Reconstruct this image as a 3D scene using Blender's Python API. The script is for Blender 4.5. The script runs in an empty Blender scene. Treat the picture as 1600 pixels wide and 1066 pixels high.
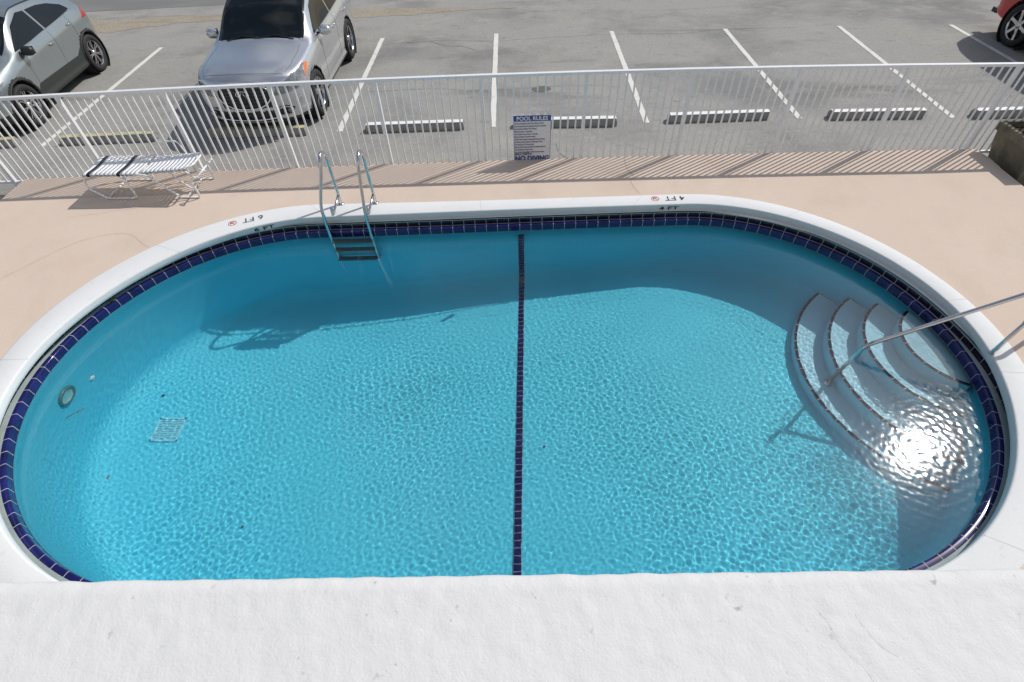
import bpy, bmesh, math, random
import numpy as np
from mathutils import Vector, Matrix
random.seed(7); np.random.seed(7)
SC = bpy.context.scene
R = math.radians

# ------------------------------------------------------------------ camera
cam_d = bpy.data.cameras.new('camera'); cam = bpy.data.objects.new('camera', cam_d)
SC.collection.objects.link(cam); SC.camera = cam
CP, CY, CR = 0.8339, 0.0155, 0.038
def cam_axes():
    cp, sp, cy, sy, cr, sr = (math.cos(CP), math.sin(CP), math.cos(CY), math.sin(CY), math.cos(CR), math.sin(CR))
    R0 = np.array([cy, sy, 0.]); F0 = np.array([-sy, cy, 0.])
    F = F0*cp + np.array([0, 0, -sp]); D = -F0*sp + np.array([0, 0, -cp])
    return R0*cr + D*sr, -(-R0*sr + D*cr), -F
_x, _y, _z = cam_axes()
cam.matrix_world = Matrix(((_x[0], _y[0], _z[0], 0), (_x[1], _y[1], _z[1], 0), (_x[2], _y[2], _z[2], 4.1), (0, 0, 0, 1)))
cam_d.sensor_width = 36; cam_d.lens = 811.1673/1600*36
cam_d.clip_start = 0.02; cam_d.clip_end = 2000

# ------------------------------------------------------------------ light
SUN = Vector((0.85, 0.565, 1.0)).normalized()
EL = math.asin(SUN.z); AZ = math.atan2(SUN.x, SUN.y)
ld = bpy.data.lights.new('sun', 'SUN'); sun = bpy.data.objects.new('sun', ld)
SC.collection.objects.link(sun)
ld.energy = 3.3; ld.angle = R(0.53); ld.color = (1.0, 0.965, 0.91)
sun.rotation_euler = SUN.to_track_quat('Z', 'Y').to_euler(); sun.location = (20, 12, 25)
ld.cycles.is_caustics_light = True

W = bpy.data.worlds.new("World"); SC.world = W; W.use_nodes = True
nt = W.node_tree; N = nt.nodes; L = nt.links; N.clear()
out = N.new('ShaderNodeOutputWorld'); bg = N.new('ShaderNodeBackground'); bg.inputs[1].default_value = 0.087
sky = N.new('ShaderNodeTexSky'); sky.sky_type = 'NISHITA'; sky.sun_disc = False
sky.sun_elevation = EL; sky.sun_rotation = AZ; sky.air_density = 1.0; sky.dust_density = 1.2; sky.ozone_density = 1.0
tc = N.new('ShaderNodeTexCoord')
nz = N.new('ShaderNodeTexNoise'); nz.inputs['Scale'].default_value = 2.3; nz.inputs['Detail'].default_value = 7; nz.inputs['Roughness'].default_value = .55
rp = N.new('ShaderNodeValToRGB'); rp.color_ramp.elements[0].position = .50; rp.color_ramp.elements[1].position = .68
mx = N.new('ShaderNodeMix'); mx.data_type = 'RGBA'; mx.inputs[7].default_value = (7.5, 7.6, 7.8, 1)
L.new(tc.outputs['Generated'], nz.inputs['Vector']); L.new(nz.outputs['Fac'], rp.inputs['Fac'])
L.new(rp.outputs['Color'], mx.inputs[0]); L.new(sky.outputs[0], mx.inputs[6])
# thin bright veil of cloud round the sun (it is what the ripples mirror round the glint)
vd = N.new('ShaderNodeVectorMath'); vd.operation = 'DOT_PRODUCT'; vd.inputs[1].default_value = SUN
vn = N.new('ShaderNodeVectorMath'); vn.operation = 'NORMALIZE'
L.new(tc.outputs['Generated'], vn.inputs[0]); L.new(vn.outputs[0], vd.inputs[0])
def wm(op, a, b=None, clamp=False):
    m = N.new('ShaderNodeMath'); m.operation = op; m.use_clamp = clamp
    for i, v in enumerate((a, b)):
        if v is None: continue
        if isinstance(v, (int, float)): m.inputs[i].default_value = v
        else: L.new(v, m.inputs[i])
    return m.outputs[0]
d0 = wm('MAXIMUM', vd.outputs['Value'], 0)
a1 = wm('MULTIPLY', wm('POWER', d0, 60), 8); a2 = wm('MULTIPLY', wm('POWER', d0, 30), 8)
aur = wm('ADD', a1, a2)
cc = N.new('ShaderNodeCombineColor'); L.new(aur, cc.inputs[0]); L.new(wm('MULTIPLY', aur, .97), cc.inputs[1]); L.new(wm('MULTIPLY', aur, .93), cc.inputs[2])
ad = N.new('ShaderNodeMix'); ad.data_type = 'RGBA'; ad.blend_type = 'ADD'; ad.inputs[0].default_value = 1
L.new(mx.outputs[2], ad.inputs[6]); L.new(cc.outputs[0], ad.inputs[7])
L.new(ad.outputs[2], bg.inputs[0]); L.new(bg.outputs[0], out.inputs[0])

W.cycles.sampling_method = 'NONE'
vs = SC.view_settings; vs.view_transform = 'Standard'; vs.look = 'None'; vs.exposure = 0.0; vs.gamma = 1; vs.use_curve_mapping = False
cyc = SC.cycles; cyc.use_denoising = True; cyc.use_adaptive_sampling = False; cyc.max_bounces = 10; cyc.transparent_max_bounces = 12
cyc.transmission_bounces = 8; cyc.caustics_refractive = True; cyc.caustics_reflective = False
cyc.sample_clamp_indirect = 8; cyc.blur_glossy = 0.0

# ------------------------------------------------------------------ helpers
def link(o): SC.collection.objects.link(o); return o
def tag(o, label=None, cat=None, group=None, kind=None):
    for k, v in (('label', label), ('category', cat), ('group', group), ('kind', kind)):
        if v: o[k] = v
    return o
def empty(name, loc=(0, 0, 0), rz=0, **k):
    o = bpy.data.objects.new(name, None); o.location = loc; o.rotation_euler = (0, 0, rz); o.empty_display_size = .2
    return tag(link(o), **k)
class MB:
    def __init__(s): s.v = []; s.f = []; s.sm = []; s.mi = []
    def add(s, vs_, fs_, smooth=False, mi=0):
        b = len(s.v); s.v += [tuple(map(float, p)) for p in vs_]
        for f in fs_: s.f.append(tuple(b+i for i in f)); s.sm.append(smooth); s.mi.append(mi)
        return s
    def box(s, c, d, rz=0, M=None, mi=0):
        hx, hy, hz = d[0]/2, d[1]/2, d[2]/2
        P = [(x, y, z) for z in (-hz, hz) for x, y in ((-hx, -hy), (hx, -hy), (hx, hy), (-hx, hy))]
        if rz: cr, sr = math.cos(rz), math.sin(rz); P = [(x*cr-y*sr, x*sr+y*cr, z) for x, y, z in P]
        P = [(x+c[0], y+c[1], z+c[2]) for x, y, z in P]
        if M: P = [tuple(M @ Vector(p)) for p in P]
        return s.add(P, [(0, 3, 2, 1), (4, 5, 6, 7), (0, 1, 5, 4), (1, 2, 6, 5), (2, 3, 7, 6), (3, 0, 4, 7)], mi=mi)
    def tube(s, pts, r, n=10, closed=False, cap=True, mi=0, sy=1.0):
        P = [Vector(p) for p in pts]; m = len(P); rs = r if isinstance(r, (list, tuple)) else [r]*m
        T = []
        for i in range(m):
            a = P[(i-1) % m] if (closed or i) else P[0]; b = P[(i+1) % m] if (closed or i < m-1) else P[-1]
            t = (b-a); T.append(t.normalized() if t.length > 1e-9 else Vector((0, 0, 1)))
        u = T[0].orthogonal().normalized(); V = []; F = []
        for i in range(m):
            u = (u-T[i]*u.dot(T[i]));
            u = u.normalized() if u.length > 1e-6 else T[i].orthogonal().normalized()
            w = T[i].cross(u)
            for k in range(n):
                a = 2*math.pi*k/n; V.append(P[i]+(u*math.cos(a)+w*math.sin(a)*sy)*rs[i])
        for i in range(m if closed else m-1):
            j = (i+1) % m
            for k in range(n): k2 = (k+1) % n; F.append((i*n+k, i*n+k2, j*n+k2, j*n+k))
        if cap and not closed: F.append(tuple(range(n-1, -1, -1))); F.append(tuple((m-1)*n+k for k in range(n)))
        return s.add(V, F, True, mi)
    def lathe(s, prof, n=32, M=None, mi=0):   # prof: (r,z) about local z
        V = []; F = []; m = len(prof)
        for r_, z_ in prof:
            for k in range(n): a = 2*math.pi*k/n; V.append(Vector((r_*math.cos(a), r_*math.sin(a), z_)))
        if M: V = [M @ p for p in V]
        for i in range(m-1):
            for k in range(n): k2 = (k+1) % n; F.append((i*n+k, i*n+k2, (i+1)*n+k2, (i+1)*n+k))
        return s.add(V, F, True, mi)
    def prism(s, poly, z0, z1, M=None, mi=0):  # poly xy extruded in z
        n = len(poly); V = [Vector((x, y, z0)) for x, y in poly]+[Vector((x, y, z1)) for x, y in poly]
        if M: V = [M @ p for p in V]
        F = [tuple(range(n-1, -1, -1)), tuple(range(n, 2*n))]+[(i, (i+1) % n, n+(i+1) % n, n+i) for i in range(n)]
        return s.add(V, F, mi=mi)
    def build(s, name, mats, parent=None, **k):
        me = bpy.data.meshes.new(name); me.from_pydata(s.v, [], s.f)
        for m in (mats if isinstance(mats, (list, tuple)) else [mats]): me.materials.append(m)
        me.polygons.foreach_set('use_smooth', s.sm); me.polygons.foreach_set('material_index', s.mi); me.update()
        o = link(bpy.data.objects.new(name, me)); o.parent = parent
        return tag(o, **k)
def np_mesh(name, V, Fq, mat, parent=None, smooth=True, **k):
    me = bpy.data.meshes.new(name); V = np.asarray(V, np.float32); Fq = np.asarray(Fq, np.int32)
    nf, c = Fq.shape
    me.vertices.add(len(V)); me.vertices.foreach_set('co', V.ravel())
    me.loops.add(nf*c); me.loops.foreach_set('vertex_index', Fq.ravel())
    me.polygons.add(nf); me.polygons.foreach_set('loop_start', np.arange(0, nf*c, c, dtype=np.int32))
    me.polygons.foreach_set('use_smooth', np.full(nf, smooth)); me.materials.append(mat)
    me.update(calc_edges=True); me.validate()
    o = link(bpy.data.objects.new(name, me)); o.parent = parent
    return tag(o, **k)
def bez(P, n=8):      # rounded polyline through P (Catmull-Rom)
    P = [Vector(p) for p in P]; o = []
    for i in range(len(P)-1):
        a = P[max(i-1, 0)]; b = P[i]; c = P[i+1]; d = P[min(i+2, len(P)-1)]
        for k in range(n):
            t = k/n; o.append(.5*((2*b)+(c-a)*t+(2*a-5*b+4*c-d)*t*t+(3*b-3*c+d-a)*t**3))
    o.append(P[-1]); return o
def fillet(P, r, n=6):   # polyline with corners rounded by radius r
    P = [Vector(p) for p in P]; o = [P[0]]
    for i in range(1, len(P)-1):
        a, b, c = P[i-1], P[i], P[i+1]; u = (a-b); w = (c-b); q = min(r, u.length*.45, w.length*.45)
        u.normalize(); w.normalize(); A = b+u*q; C = b+w*q
        for k in range(n+1): t = k/n; o.append((1-t)**2*A+2*t*(1-t)*b+t*t*C)
    o.append(P[-1]); return o

# ------------------------------------------------------------------ materials
def mat(name, col, rough=.6, metal=0., spec=.5, coat=0., var=0., vscale=3., bump=0., bscale=40., col2=None, detail=6, ior=1.5, bdist=.01):
    m = bpy.data.materials.new(name); m.use_nodes = True; t = m.node_tree; b = t.nodes['Principled BSDF']
    b.inputs['Base Color'].default_value = (*col, 1); b.inputs['Roughness'].default_value = rough; b.inputs['Metallic'].default_value = metal
    b.inputs['Specular IOR Level'].default_value = spec; b.inputs['Coat Weight'].default_value = coat; b.inputs['Coat Roughness'].default_value = .04; b.inputs['IOR'].default_value = ior
    tcn = t.nodes.new('ShaderNodeTexCoord')
    if var or col2:
        n = t.nodes.new('ShaderNodeTexNoise'); n.inputs['Scale'].default_value = vscale; n.inputs['Detail'].default_value = detail; n.inputs['Roughness'].default_value = .6
        t.links.new(tcn.outputs['Object'], n.inputs['Vector'])
        r = t.nodes.new('ShaderNodeValToRGB'); r.color_ramp.elements[0].position = .3; r.color_ramp.elements[1].position = .7
        c1 = tuple(max(0, c*(1-var)) for c in col); c2 = col2 or tuple(min(1, c*(1+var*.6)) for c in col)
        r.color_ramp.elements[0].color = (*c1, 1); r.color_ramp.elements[1].color = (*c2, 1)
        t.links.new(n.outputs['Fac'], r.inputs['Fac']); t.links.new(r.outputs['Color'], b.inputs['Base Color'])
    if bump:
        n2 = t.nodes.new('ShaderNodeTexNoise'); n2.inputs['Scale'].default_value = bscale; n2.inputs['Detail'].default_value = 4
        t.links.new(tcn.outputs['Object'], n2.inputs['Vector'])
        bp = t.nodes.new('ShaderNodeBump'); bp.inputs['Strength'].default_value = bump; bp.inputs['Distance'].default_value = bdist
        t.links.new(n2.outputs['Fac'], bp.inputs['Height']); t.links.new(bp.outputs['Normal'], b.inputs['Normal'])
    return m
def nodes_of(m): return m.node_tree.nodes, m.node_tree.links, m.node_tree.nodes['Principled BSDF']

def ground_mat(name, base, patches, speck=.12, speck_scale=60., bump=.3, fine=(.9, 1.08)):
    """weathered paving: object-space noises mixed at several sizes. patches: (scale, colour, lo, hi, (sx,sy))"""
    m = bpy.data.materials.new(name); m.use_nodes = True; n, l, b = nodes_of(m)
    b.inputs['Roughness'].default_value = .9; b.inputs['Specular IOR Level'].default_value = .06
    tcn = n.new('ShaderNodeTexCoord'); prev = None
    for i, (sc_, col, lo, hi, st) in enumerate(patches):
        mp = n.new('ShaderNodeMapping'); mp.inputs['Scale'].default_value = (st[0], st[1], 1); mp.inputs['Location'].default_value = (i*7.3, i*3.1, 0)
        l.new(tcn.outputs['Object'], mp.inputs['Vector'])
        x = n.new('ShaderNodeTexNoise'); x.inputs['Scale'].default_value = sc_; x.inputs['Detail'].default_value = 8; x.inputs['Roughness'].default_value = .62; x.inputs['Distortion'].default_value = .3
        l.new(mp.outputs[0], x.inputs['Vector'])
        mr = n.new('ShaderNodeMapRange'); mr.inputs['From Min'].default_value = lo; mr.inputs['From Max'].default_value = hi
        l.new(x.outputs['Fac'], mr.inputs['Value'])
        mi = n.new('ShaderNodeMix'); mi.data_type = 'RGBA'; mi.inputs[7].default_value = (*col, 1)
        if prev is None: mi.inputs[6].default_value = (*base, 1)
        else: l.new(prev, mi.inputs[6])
        l.new(mr.outputs[0], mi.inputs[0]); prev = mi.outputs[2]
    x = n.new('ShaderNodeTexNoise'); x.inputs['Scale'].default_value = speck_scale; x.inputs['Detail'].default_value = 3
    l.new(tcn.outputs['Object'], x.inputs['Vector'])
    mr = n.new('ShaderNodeMapRange'); mr.inputs['From Min'].default_value = .3; mr.inputs['From Max'].default_value = .7; mr.inputs['To Min'].default_value = 1-speck; mr.inputs['To Max'].default_value = 1+speck
    l.new(x.outputs['Fac'], mr.inputs['Value'])
    ml = n.new('ShaderNodeVectorMath'); ml.operation = 'SCALE'; l.new(prev, ml.inputs[0]); l.new(mr.outputs[0], ml.inputs['Scale'])
    l.new(ml.outputs[0], b.inputs['Base Color'])
    bp = n.new('ShaderNodeBump'); bp.inputs['Strength'].default_value = bump; bp.inputs['Distance'].default_value = .004
    l.new(x.outputs['Fac'], bp.inputs['Height']); l.new(bp.outputs['Normal'], b.inputs['Normal'])
    return m

M_asph = ground_mat('worn asphalt', (.33, .322, .302), [(.30, (.235, .232, .225), .47, .62, (1, 1)), (.7, (.19, .188, .18), .55, .72, (.30, 1.4)), (1.6, (.36, .345, .315), .52, .72, (.6, 1)), (5., (.20, .195, .185), .60, .78, (.5, 1)), (.9, (.34, .325, .29), .56, .7, (1, 1))], speck=.13, speck_scale=38)
M_road = ground_mat('road asphalt', (.20, .20, .195), [(.8, (.25, .245, .235), .45, .7, (.4, 1.5))], speck=.15)
M_deck = ground_mat('peach deck paint', (.625, .51, .425), [(.5, (.65, .54, .45), .45, .7, (1, 1)), (1.3, (.575, .46, .38), .50, .72, (1, .7)), (5., (.60, .505, .43), .5, .75, (1, 1)), (16., (.54, .435, .36), .62, .80, (1, 1))], speck=.06, speck_scale=70, bump=.35)
M_coping = ground_mat('white coping paint', (.71, .72, .725), [(1.2, (.68, .69, .70), .5, .75, (1, 1)), (9., (.60, .62, .61), .60, .80, (1, 1)), (3., (.66, .67, .66), .55, .8, (1, 1))], speck=.04, speck_scale=80, bump=.25)
M_sand = ground_mat('sand drift', (.35, .31, .245), [(1.5, (.29, .255, .20), .45, .7, (1, 2))], speck=.2, speck_scale=30)
M_line = ground_mat('parking paint white', (.72, .71, .66), [(3., (.55, .54, .49), .52, .75, (1, 1)), (14., (.45, .43, .39), .60, .75, (1, 1))], speck=.05)
M_liney = ground_mat('parking paint yellowed', (.64, .60, .44), [(3., (.50, .47, .36), .5, .75, (1, 1))], speck=.05)
M_white = mat('white powder coat', (.80, .81, .82), .35, spec=.5, var=.05, vscale=6)
M_steel = mat('stainless steel', (.62, .62, .62), .16, metal=1., var=.12, vscale=9)
M_steelw = mat('weathered steel', (.42, .47, .44), .3, metal=.8, var=.2, vscale=14)
M_tile = mat('cobalt glazed tile', (.012, .013, .105), .09, spec=.4, var=.45, vscale=5.)
M_nose = mat('nosing tile', (.007, .008, .05), .85, spec=.05, var=.5, vscale=4)
M_tiled = mat('dark glazed tile', (.016, .006, .026), .12, spec=.4, var=.5, vscale=5.)
M_grout = mat('pale grout', (.52, .50, .52), .8, var=.2, vscale=12)
M_grey = mat('grey render', (.36, .42, .41), .85, var=.15, vscale=5, bump=.3, bscale=60)
M_plaster = mat('pool plaster', (.11, .68, .86), .8, var=.06, vscale=1.1, bump=.1, bscale=20)
M_step = mat('step plaster', (.42, .78, .92), .8, var=.07, vscale=3)
M_black = mat('black plastic', (.02, .02, .022), .45)
M_navy = mat('navy strap', (.012, .016, .035), .4)
M_stopc = mat('stop concrete', (.30, .29, .27), .9, var=.25, vscale=6, bump=.5, bscale=50)
M_stopw = mat('stop white paint', (.80, .80, .79), .7, var=.12, vscale=8)
M_stopy = mat('stop yellow paint', (.52, .47, .26), .7, var=.35, vscale=8)

# ------------------------------------------------------------------ pool outline
# straight-sided oval: (x left centre, x right centre, y centre, end radius, near/far ratio, exponent) and slow wobble of the hand-built edge
CI = ([-2.7163, 2.3672, 3.688, 2.4641, 1.0207, 1.913], [.0056, -.0045, -.0042, -.0016, .0264, -.0206, -.003, .0095, .0106])
CW = ([-2.7604, 2.3157, 3.6254, 2.398, .9769, 1.9585], [.0001, .0011, .0003, -.0036, -.0005, -.0208, .0007, .0005, -.0048])
CO = ([-2.7163, 2.3672, 3.688, 2.7341, 1.0207, 1.913], [.005, -.0395, .0055, .0022, -.0133, -.0164, .0163, -.0029, -.0052])
def dev(C, P):
    (xl, xr, cy, Rt, s, p), co = C; x = P[..., 0]; y = P[..., 1]; dy = y-cy; dyy = np.where(dy < 0, dy/s, dy)
    dx = np.where(x > xr, x-xr, np.where(x < xl, x-xl, 0)); a = np.arctan2(y-cy, (x-(xl+xr)/2)*.5)
    w = co[0]+sum(co[2*k-1]*np.cos(k*a)+co[2*k]*np.sin(k*a) for k in range(1, 5))
    return (np.abs(dx)**p+np.abs(dy if False else dyy)**p)**(1/p)-Rt-w
def curve(C, n=480, off=0.):
    a = np.linspace(0, 2*np.pi, 2880, endpoint=False); d = np.stack([np.cos(a), np.sin(a)], 1); c = np.array([-.2, 3.66])
    lo = np.full(len(a), .5); hi = np.full(len(a), 8.)
    for _ in range(40):
        m = (lo+hi)/2; g = dev(C, c+d*m[:, None]) > off; hi = np.where(g, m, hi); lo = np.where(g, lo, m)
    P = c+d*lo[:, None]; Q = np.vstack([P, P[:1]]); s = np.r_[0, np.cumsum(np.hypot(*np.diff(Q, axis=0).T))]
    t = np.linspace(0, s[-1], n, endpoint=False); out = np.stack([np.interp(t, s, Q[:, 0]), np.interp(t, s, Q[:, 1])], 1)
    return out, s[-1]
def normals(P):
    t = np.roll(P, -1, 0)-np.roll(P, 1, 0); t /= np.linalg.norm(t, axis=1)[:, None]
    return np.stack([t[:, 1], -t[:, 0]], 1)          # outward for a counter-clockwise curve
ZW = -.25; ZL = -.165
NP = 480
PW, LEN = curve(CW, NP); NW_ = normals(PW)
def offs(P, Nn, o): return P+Nn*(o if np.isscalar(o) else o[:, None])
def lathe_rings(rings, name, m, parent=None, flip=False, **k):   # rings: list of (P(n,2), z)
    n = len(rings[0][0]); V = np.vstack([np.c_[P, np.full(n, z) if np.isscalar(z) else z] for P, z in rings])
    i = np.arange(n); j = (i+1) % n; F = []
    for r in range(len(rings)-1):
        q = np.stack([r*n+i, r*n+j, (r+1)*n+j, (r+1)*n+i], 1); F.append(q[:, ::-1] if flip else q)
    return np_mesh(name, V, np.vstack(F), m, parent, **k)
def onto(C, P, off=0.):     # move each point of P along its ray from the centre onto curve C (same count, so rings match up)
    c = np.array([-.2, 3.66]); d = P-c; d /= np.linalg.norm(d, axis=1)[:, None]; lo = np.full(len(P), .5); hi = np.full(len(P), 8.)
    for _ in range(40):
        mm = (lo+hi)/2; g = dev(C, c+d*mm[:, None]) > off; hi = np.where(g, mm, hi); lo = np.where(g, lo, mm)
    return c+d*lo[:, None]
PI_ = onto(CI, PW); PO_ = onto(CO, PW); NI = normals(PI_)
far = np.clip((PW[:, 1]-np.where(PW[:, 0] > 0, 3.0, 4.6))/1.2, 0, 1); far = far*far*(3-2*far)
GAP = .02+.045*(1-far)
PR1 = offs(PW, NW_, .05+GAP)          # row 1 wall
pool = empty('swimming_pool', (-.2, 3.66, 0), label='oval swimming pool of blue water with white coping and cobalt tile rim', cat='swimming pool')
def inpool(o): o.parent = pool; o.matrix_parent_inverse = Matrix.Translation((.2, -3.66, 0)); return o
def rings_p(*a, **k): return inpool(lathe_rings(*a, **k))

# coping
cz = .012
rings_p([(PO_, -.02), (PO_, cz-.004), (offs(PO_, NI, -.01), cz), (offs(PI_, NI, .010), cz), (offs(PI_, NI, .001), cz-.003), (offs(PI_, NI, -.006), cz-.010), (offs(PI_, NI, -.009), cz-.022),
         (offs(PI_, NI, -.010), -.050), (offs(PI_, NI, -.010), -.078), (offs(PI_, NI, -.004), -.084), (offs(PR1, NW_, .03), -.085)][::-1], 'coping', M_coping)
for k, f in enumerate(np.linspace(.02, .98, 13)):       # hairline joints across the coping
    i = int(f*NP) % NP; a, b_ = PI_[i]-NI[i]*.006, PO_[i]; t_ = np.array([-NI[i][1], NI[i][0]])*.0022; z_ = cz+.0012
    inpool(MB().add([(*(a-t_), z_-.001), (*(b_-t_), z_), (*(b_+t_), z_), (*(a+t_), z_-.001)], [(0, 1, 2, 3)]).build('coping_joint', mat('joint', (.46, .47, .47), .9)))
# ledge between the two tile rows, and the render strip under the coping
rings_p([(offs(PR1, NW_, .0), ZL+.001), (offs(PW, NW_, .052), ZL+.003)], 'ledge', M_grey, flip=True)
rings_p([(offs(PR1, NW_, .0), -.080), (PR1, -.092)], 'render_strip', M_grey, flip=True)
def along(P, s):
    """points at arc position s (0..1) on closed curve P"""
    n = len(P); x = (np.asarray(s) % 1)*n; i = np.floor(x).astype(int) % n; f = (x-np.floor(x))[:, None]
    return P[i]*(1-f)+P[(i+1) % n]*f
def tile_row(name, prof, nt_, m, gap=.0055, wob=.0006):
    """prof: list of (curve, z) across the tile; one thin glazed tile per step, on grout"""
    V = []; F = []; GV = []; GF = []; g = gap/LEN/2*nt_; rnd = np.random.RandomState(len(name))
    for t in range(nt_):
        ph = .3; s = (t+ph+np.linspace(g, 1-g, 4))/nt_; b = len(V); j = rnd.uniform(-wob, wob, 4)
        for q, (P, z) in enumerate(prof):
            p = along(P, s)
            for r in range(4): V.append((p[r, 0]+j[0], p[r, 1]+j[1], z+j[2]+(r-1.5)*j[3]*.5))
        s = (t+ph+np.linspace(-g, g, 2))/nt_; c = len(GV)
        for q, (P, z) in enumerate(prof):
            p = along(P, s)
            for r in range(2): GV.append((p[r, 0], p[r, 1], z))
        for q in range(len(prof)-1):
            for r in range(3): F.append((b+q*4+r, b+q*4+r+1, b+(q+1)*4+r+1, b+(q+1)*4+r))
            GF.append((c+q*2, c+q*2+1, c+q*2+3, c+q*2+2))
    A = np.array(F)[:, ::-1]; B_ = np.array(GF)[:, ::-1]+len(V); o = inpool(np_mesh(name, V+GV, np.vstack([A, B_]), m, None, smooth=True)); o.data.materials.append(M_grout)
    o.data.polygons.foreach_set('material_index', np.r_[np.zeros(len(A), np.int32), np.ones(len(B_), np.int32)]); return o
NT = int(round(LEN/.156))
tile_row('upper_tile_row', [(PR1, -.092), (PR1, ZL+.001)], NT, M_tiled, wob=.0004)
tile_row('edge_tile_row', [(offs(PW, NW_, .052), ZL+.003), (offs(PW, NW_, .016), ZL+.0045), (offs(PW, NW_, .006), ZL+.002), (offs(PW, NW_, .001), ZL-.004), (PW, ZL-.014), (PW, ZW-.003)], NT, M_tile, wob=.0004)
rings_p([(PW, ZW-.003), (offs(PW, NW_, -.003), ZW-.0032), (offs(PW, NW_, -.003), ZW-.007)], 'waterline_grout', M_grout, flip=True)

# shell: wall, cove, sloping floor
DX = [-6, -4.2, -2.8, -1.47, -.6, .08, 1.8, 3.2, 6]; DZ = [1.86, 1.86, 1.78, 1.62, 1.47, 1.38, 1.2, 1.14, 1.12]
def depth(x): return np.interp(x, DX, DZ)
CV = .28
PS = offs(PW, NW_, -.002)
(XL, XR, YC, RT, SS, PP) = CW[0]
MED = np.stack([np.clip(PS[:, 0], XL+.05, XR-.05), np.full(NP, YC)], 1)
def shell_ring(dist, zfun):
    d = PS-MED; l = np.linalg.norm(d, axis=1)[:, None]; return MED+d*(1-dist/l), zfun
rings = []
FR = np.clip(NW_ @ np.array([.85, .565]), 0, None)         # undercut added below the lip, far and right, so sunlight refracts onto the floor
for zz, u in ((ZW-.006, 1.), (-.35, .74), (-.45, .43), (-.59, 0.), (-.7, 0.), (-.85, 0.)): rings.append((offs(PS, NW_, .37*FR*u), np.full(NP, zz)))
zb = ZW-depth(PS[:, 0])
rings.append((PS, zb+CV))
for k in range(1, 8):
    a = k/7*math.pi/2; P, _ = shell_ring(CV*(1-math.cos(a)), None); rings.append((P, ZW-depth(P[:, 0])+CV*(1-math.sin(a))))
for k in range(1, 14):
    P, _ = shell_ring(CV+(2.3-CV)*k/13, None); rings.append((P, ZW-depth(P[:, 0])))
rings.append((MED, ZW-depth(MED[:, 0])))
shell = rings_p(rings, 'pool_basin', M_plaster, flip=True)

def inside(x, y, o=0.): return dev(CW, np.array([x, y])) < o
# steps: quarter-round platforms swept round a point by the right-hand end
STEPS = [(5.08, 3.80, 1.69, -1.20), (5.08, 3.73, 1.395, -.92), (4.97, 3.80, .96, -.635), (4.95, 3.78, .645, -.345)]
for i, (sx, sy, sr, sz) in enumerate(STEPS):
    A = np.linspace(R(92), R(270), 90)
    ok = [a for a in A if inside(sx+sr*math.cos(a), sy+sr*math.sin(a), .02)]
    A = np.linspace(min(ok), max(ok), 80)
    b = MB(); V = []; rad = .012
    prof = [(sr, -1.75), (sr, sz-rad), (sr-.004, sz-.004), (sr-rad, sz)]
    for r_, z_ in prof: V += [(sx+r_*math.cos(a), sy+r_*math.sin(a), z_) for a in A]
    n = len(A); F = [(q*n+k, q*n+k+1, (q+1)*n+k+1, (q+1)*n+k) for q in range(len(prof)-1) for k in range(n-1)]
    b.add(V, [f[::-1] for f in F], True)
    # tread: radial strips back to the centre / the wall
    T = []; rr = [sr-rad, sr*.8, sr*.6, sr*.4, sr*.2, .02]
    for r_ in rr:
        for a in A:
            x, y = sx+r_*math.cos(a), sy+r_*math.sin(a); T.append((x, y, sz))
    b.add(T, [(q*n+k, q*n+k+1, (q+1)*n+k+1, (q+1)*n+k) for q in range(len(rr)-1) for k in range(n-1)], False)
    st = inpool(b.build('step', M_step))
    # tile nosing: 15 cm pieces, 4 cm wide
    na = int(round((A[-1]-A[0])*sr/.152)); g = MB(); w = .031
    for t in range(na):
        a0 = A[0]+(A[-1]-A[0])*(t+.03)/na; a1 = A[0]+(A[-1]-A[0])*(t+.97)/na; aa = np.linspace(a0, a1, 5); V = []
        for r_, z_ in ((sr-w, sz+.003), (sr-.003, sz+.003), (sr+.0015, sz), (sr+.0015, sz-.012)): V += [(sx+r_*math.cos(a), sy+r_*math.sin(a), z_) for a in aa]
        g.add(V, [(q*5+k, q*5+k+1, (q+1)*5+k+1, (q+1)*5+k) for q in range(3) for k in range(4)])
    o = g.build('tile_nosing', M_nose); o.parent = st
    gr = MB(); aa = A; V = []
    for r_ in (sr-w-.002, sr+.0006): V += [(sx+r_*math.cos(a), sy+r_*math.sin(a), sz+.0015) for a in aa]
    gr.add(V, [(k, k+1, n+k+1, n+k) for k in range(n-1)]); o = gr.build('nosing_grout', M_grout); o.parent = st

# centre stripe of small tiles, down the far wall and over the floor
def stripe_pt(u, x):
    """u: metres from the start on the far wall"""
    i = np.argmin(np.hypot(PS[:, 0]-x, (PS[:, 1] < 4)*10.)); yw = PS[i, 1]-.002
    j = np.argmin(np.hypot(PS[:, 0]-x, (PS[:, 1] > 3)*10.)); yn = PS[j, 1]+.002
    d = depth(x); top = ZW-.10; hw = top-(ZW-d+CV); q = CV*math.pi/2; fl = yw-yn-2*CV
    if u < hw: return yw, top-u
    u -= hw
    if u < q: a = u/CV; return yw-CV*(1-math.cos(a)), ZW-d+CV*(1-math.sin(a))
    u -= q
    if u < fl: return yw-CV-u, ZW-d
    u -= fl
    if u < q: a = math.pi/2-u/CV; return yn+CV*(1-math.cos(a)), ZW-d+CV*(1-math.sin(a))
    u -= q; return yn, ZW-d+CV+u
b = MB(); gb = MB(); SW = .078; tl = .0775
def sx_at(y): return .02+(y-4.05)*.036
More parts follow.
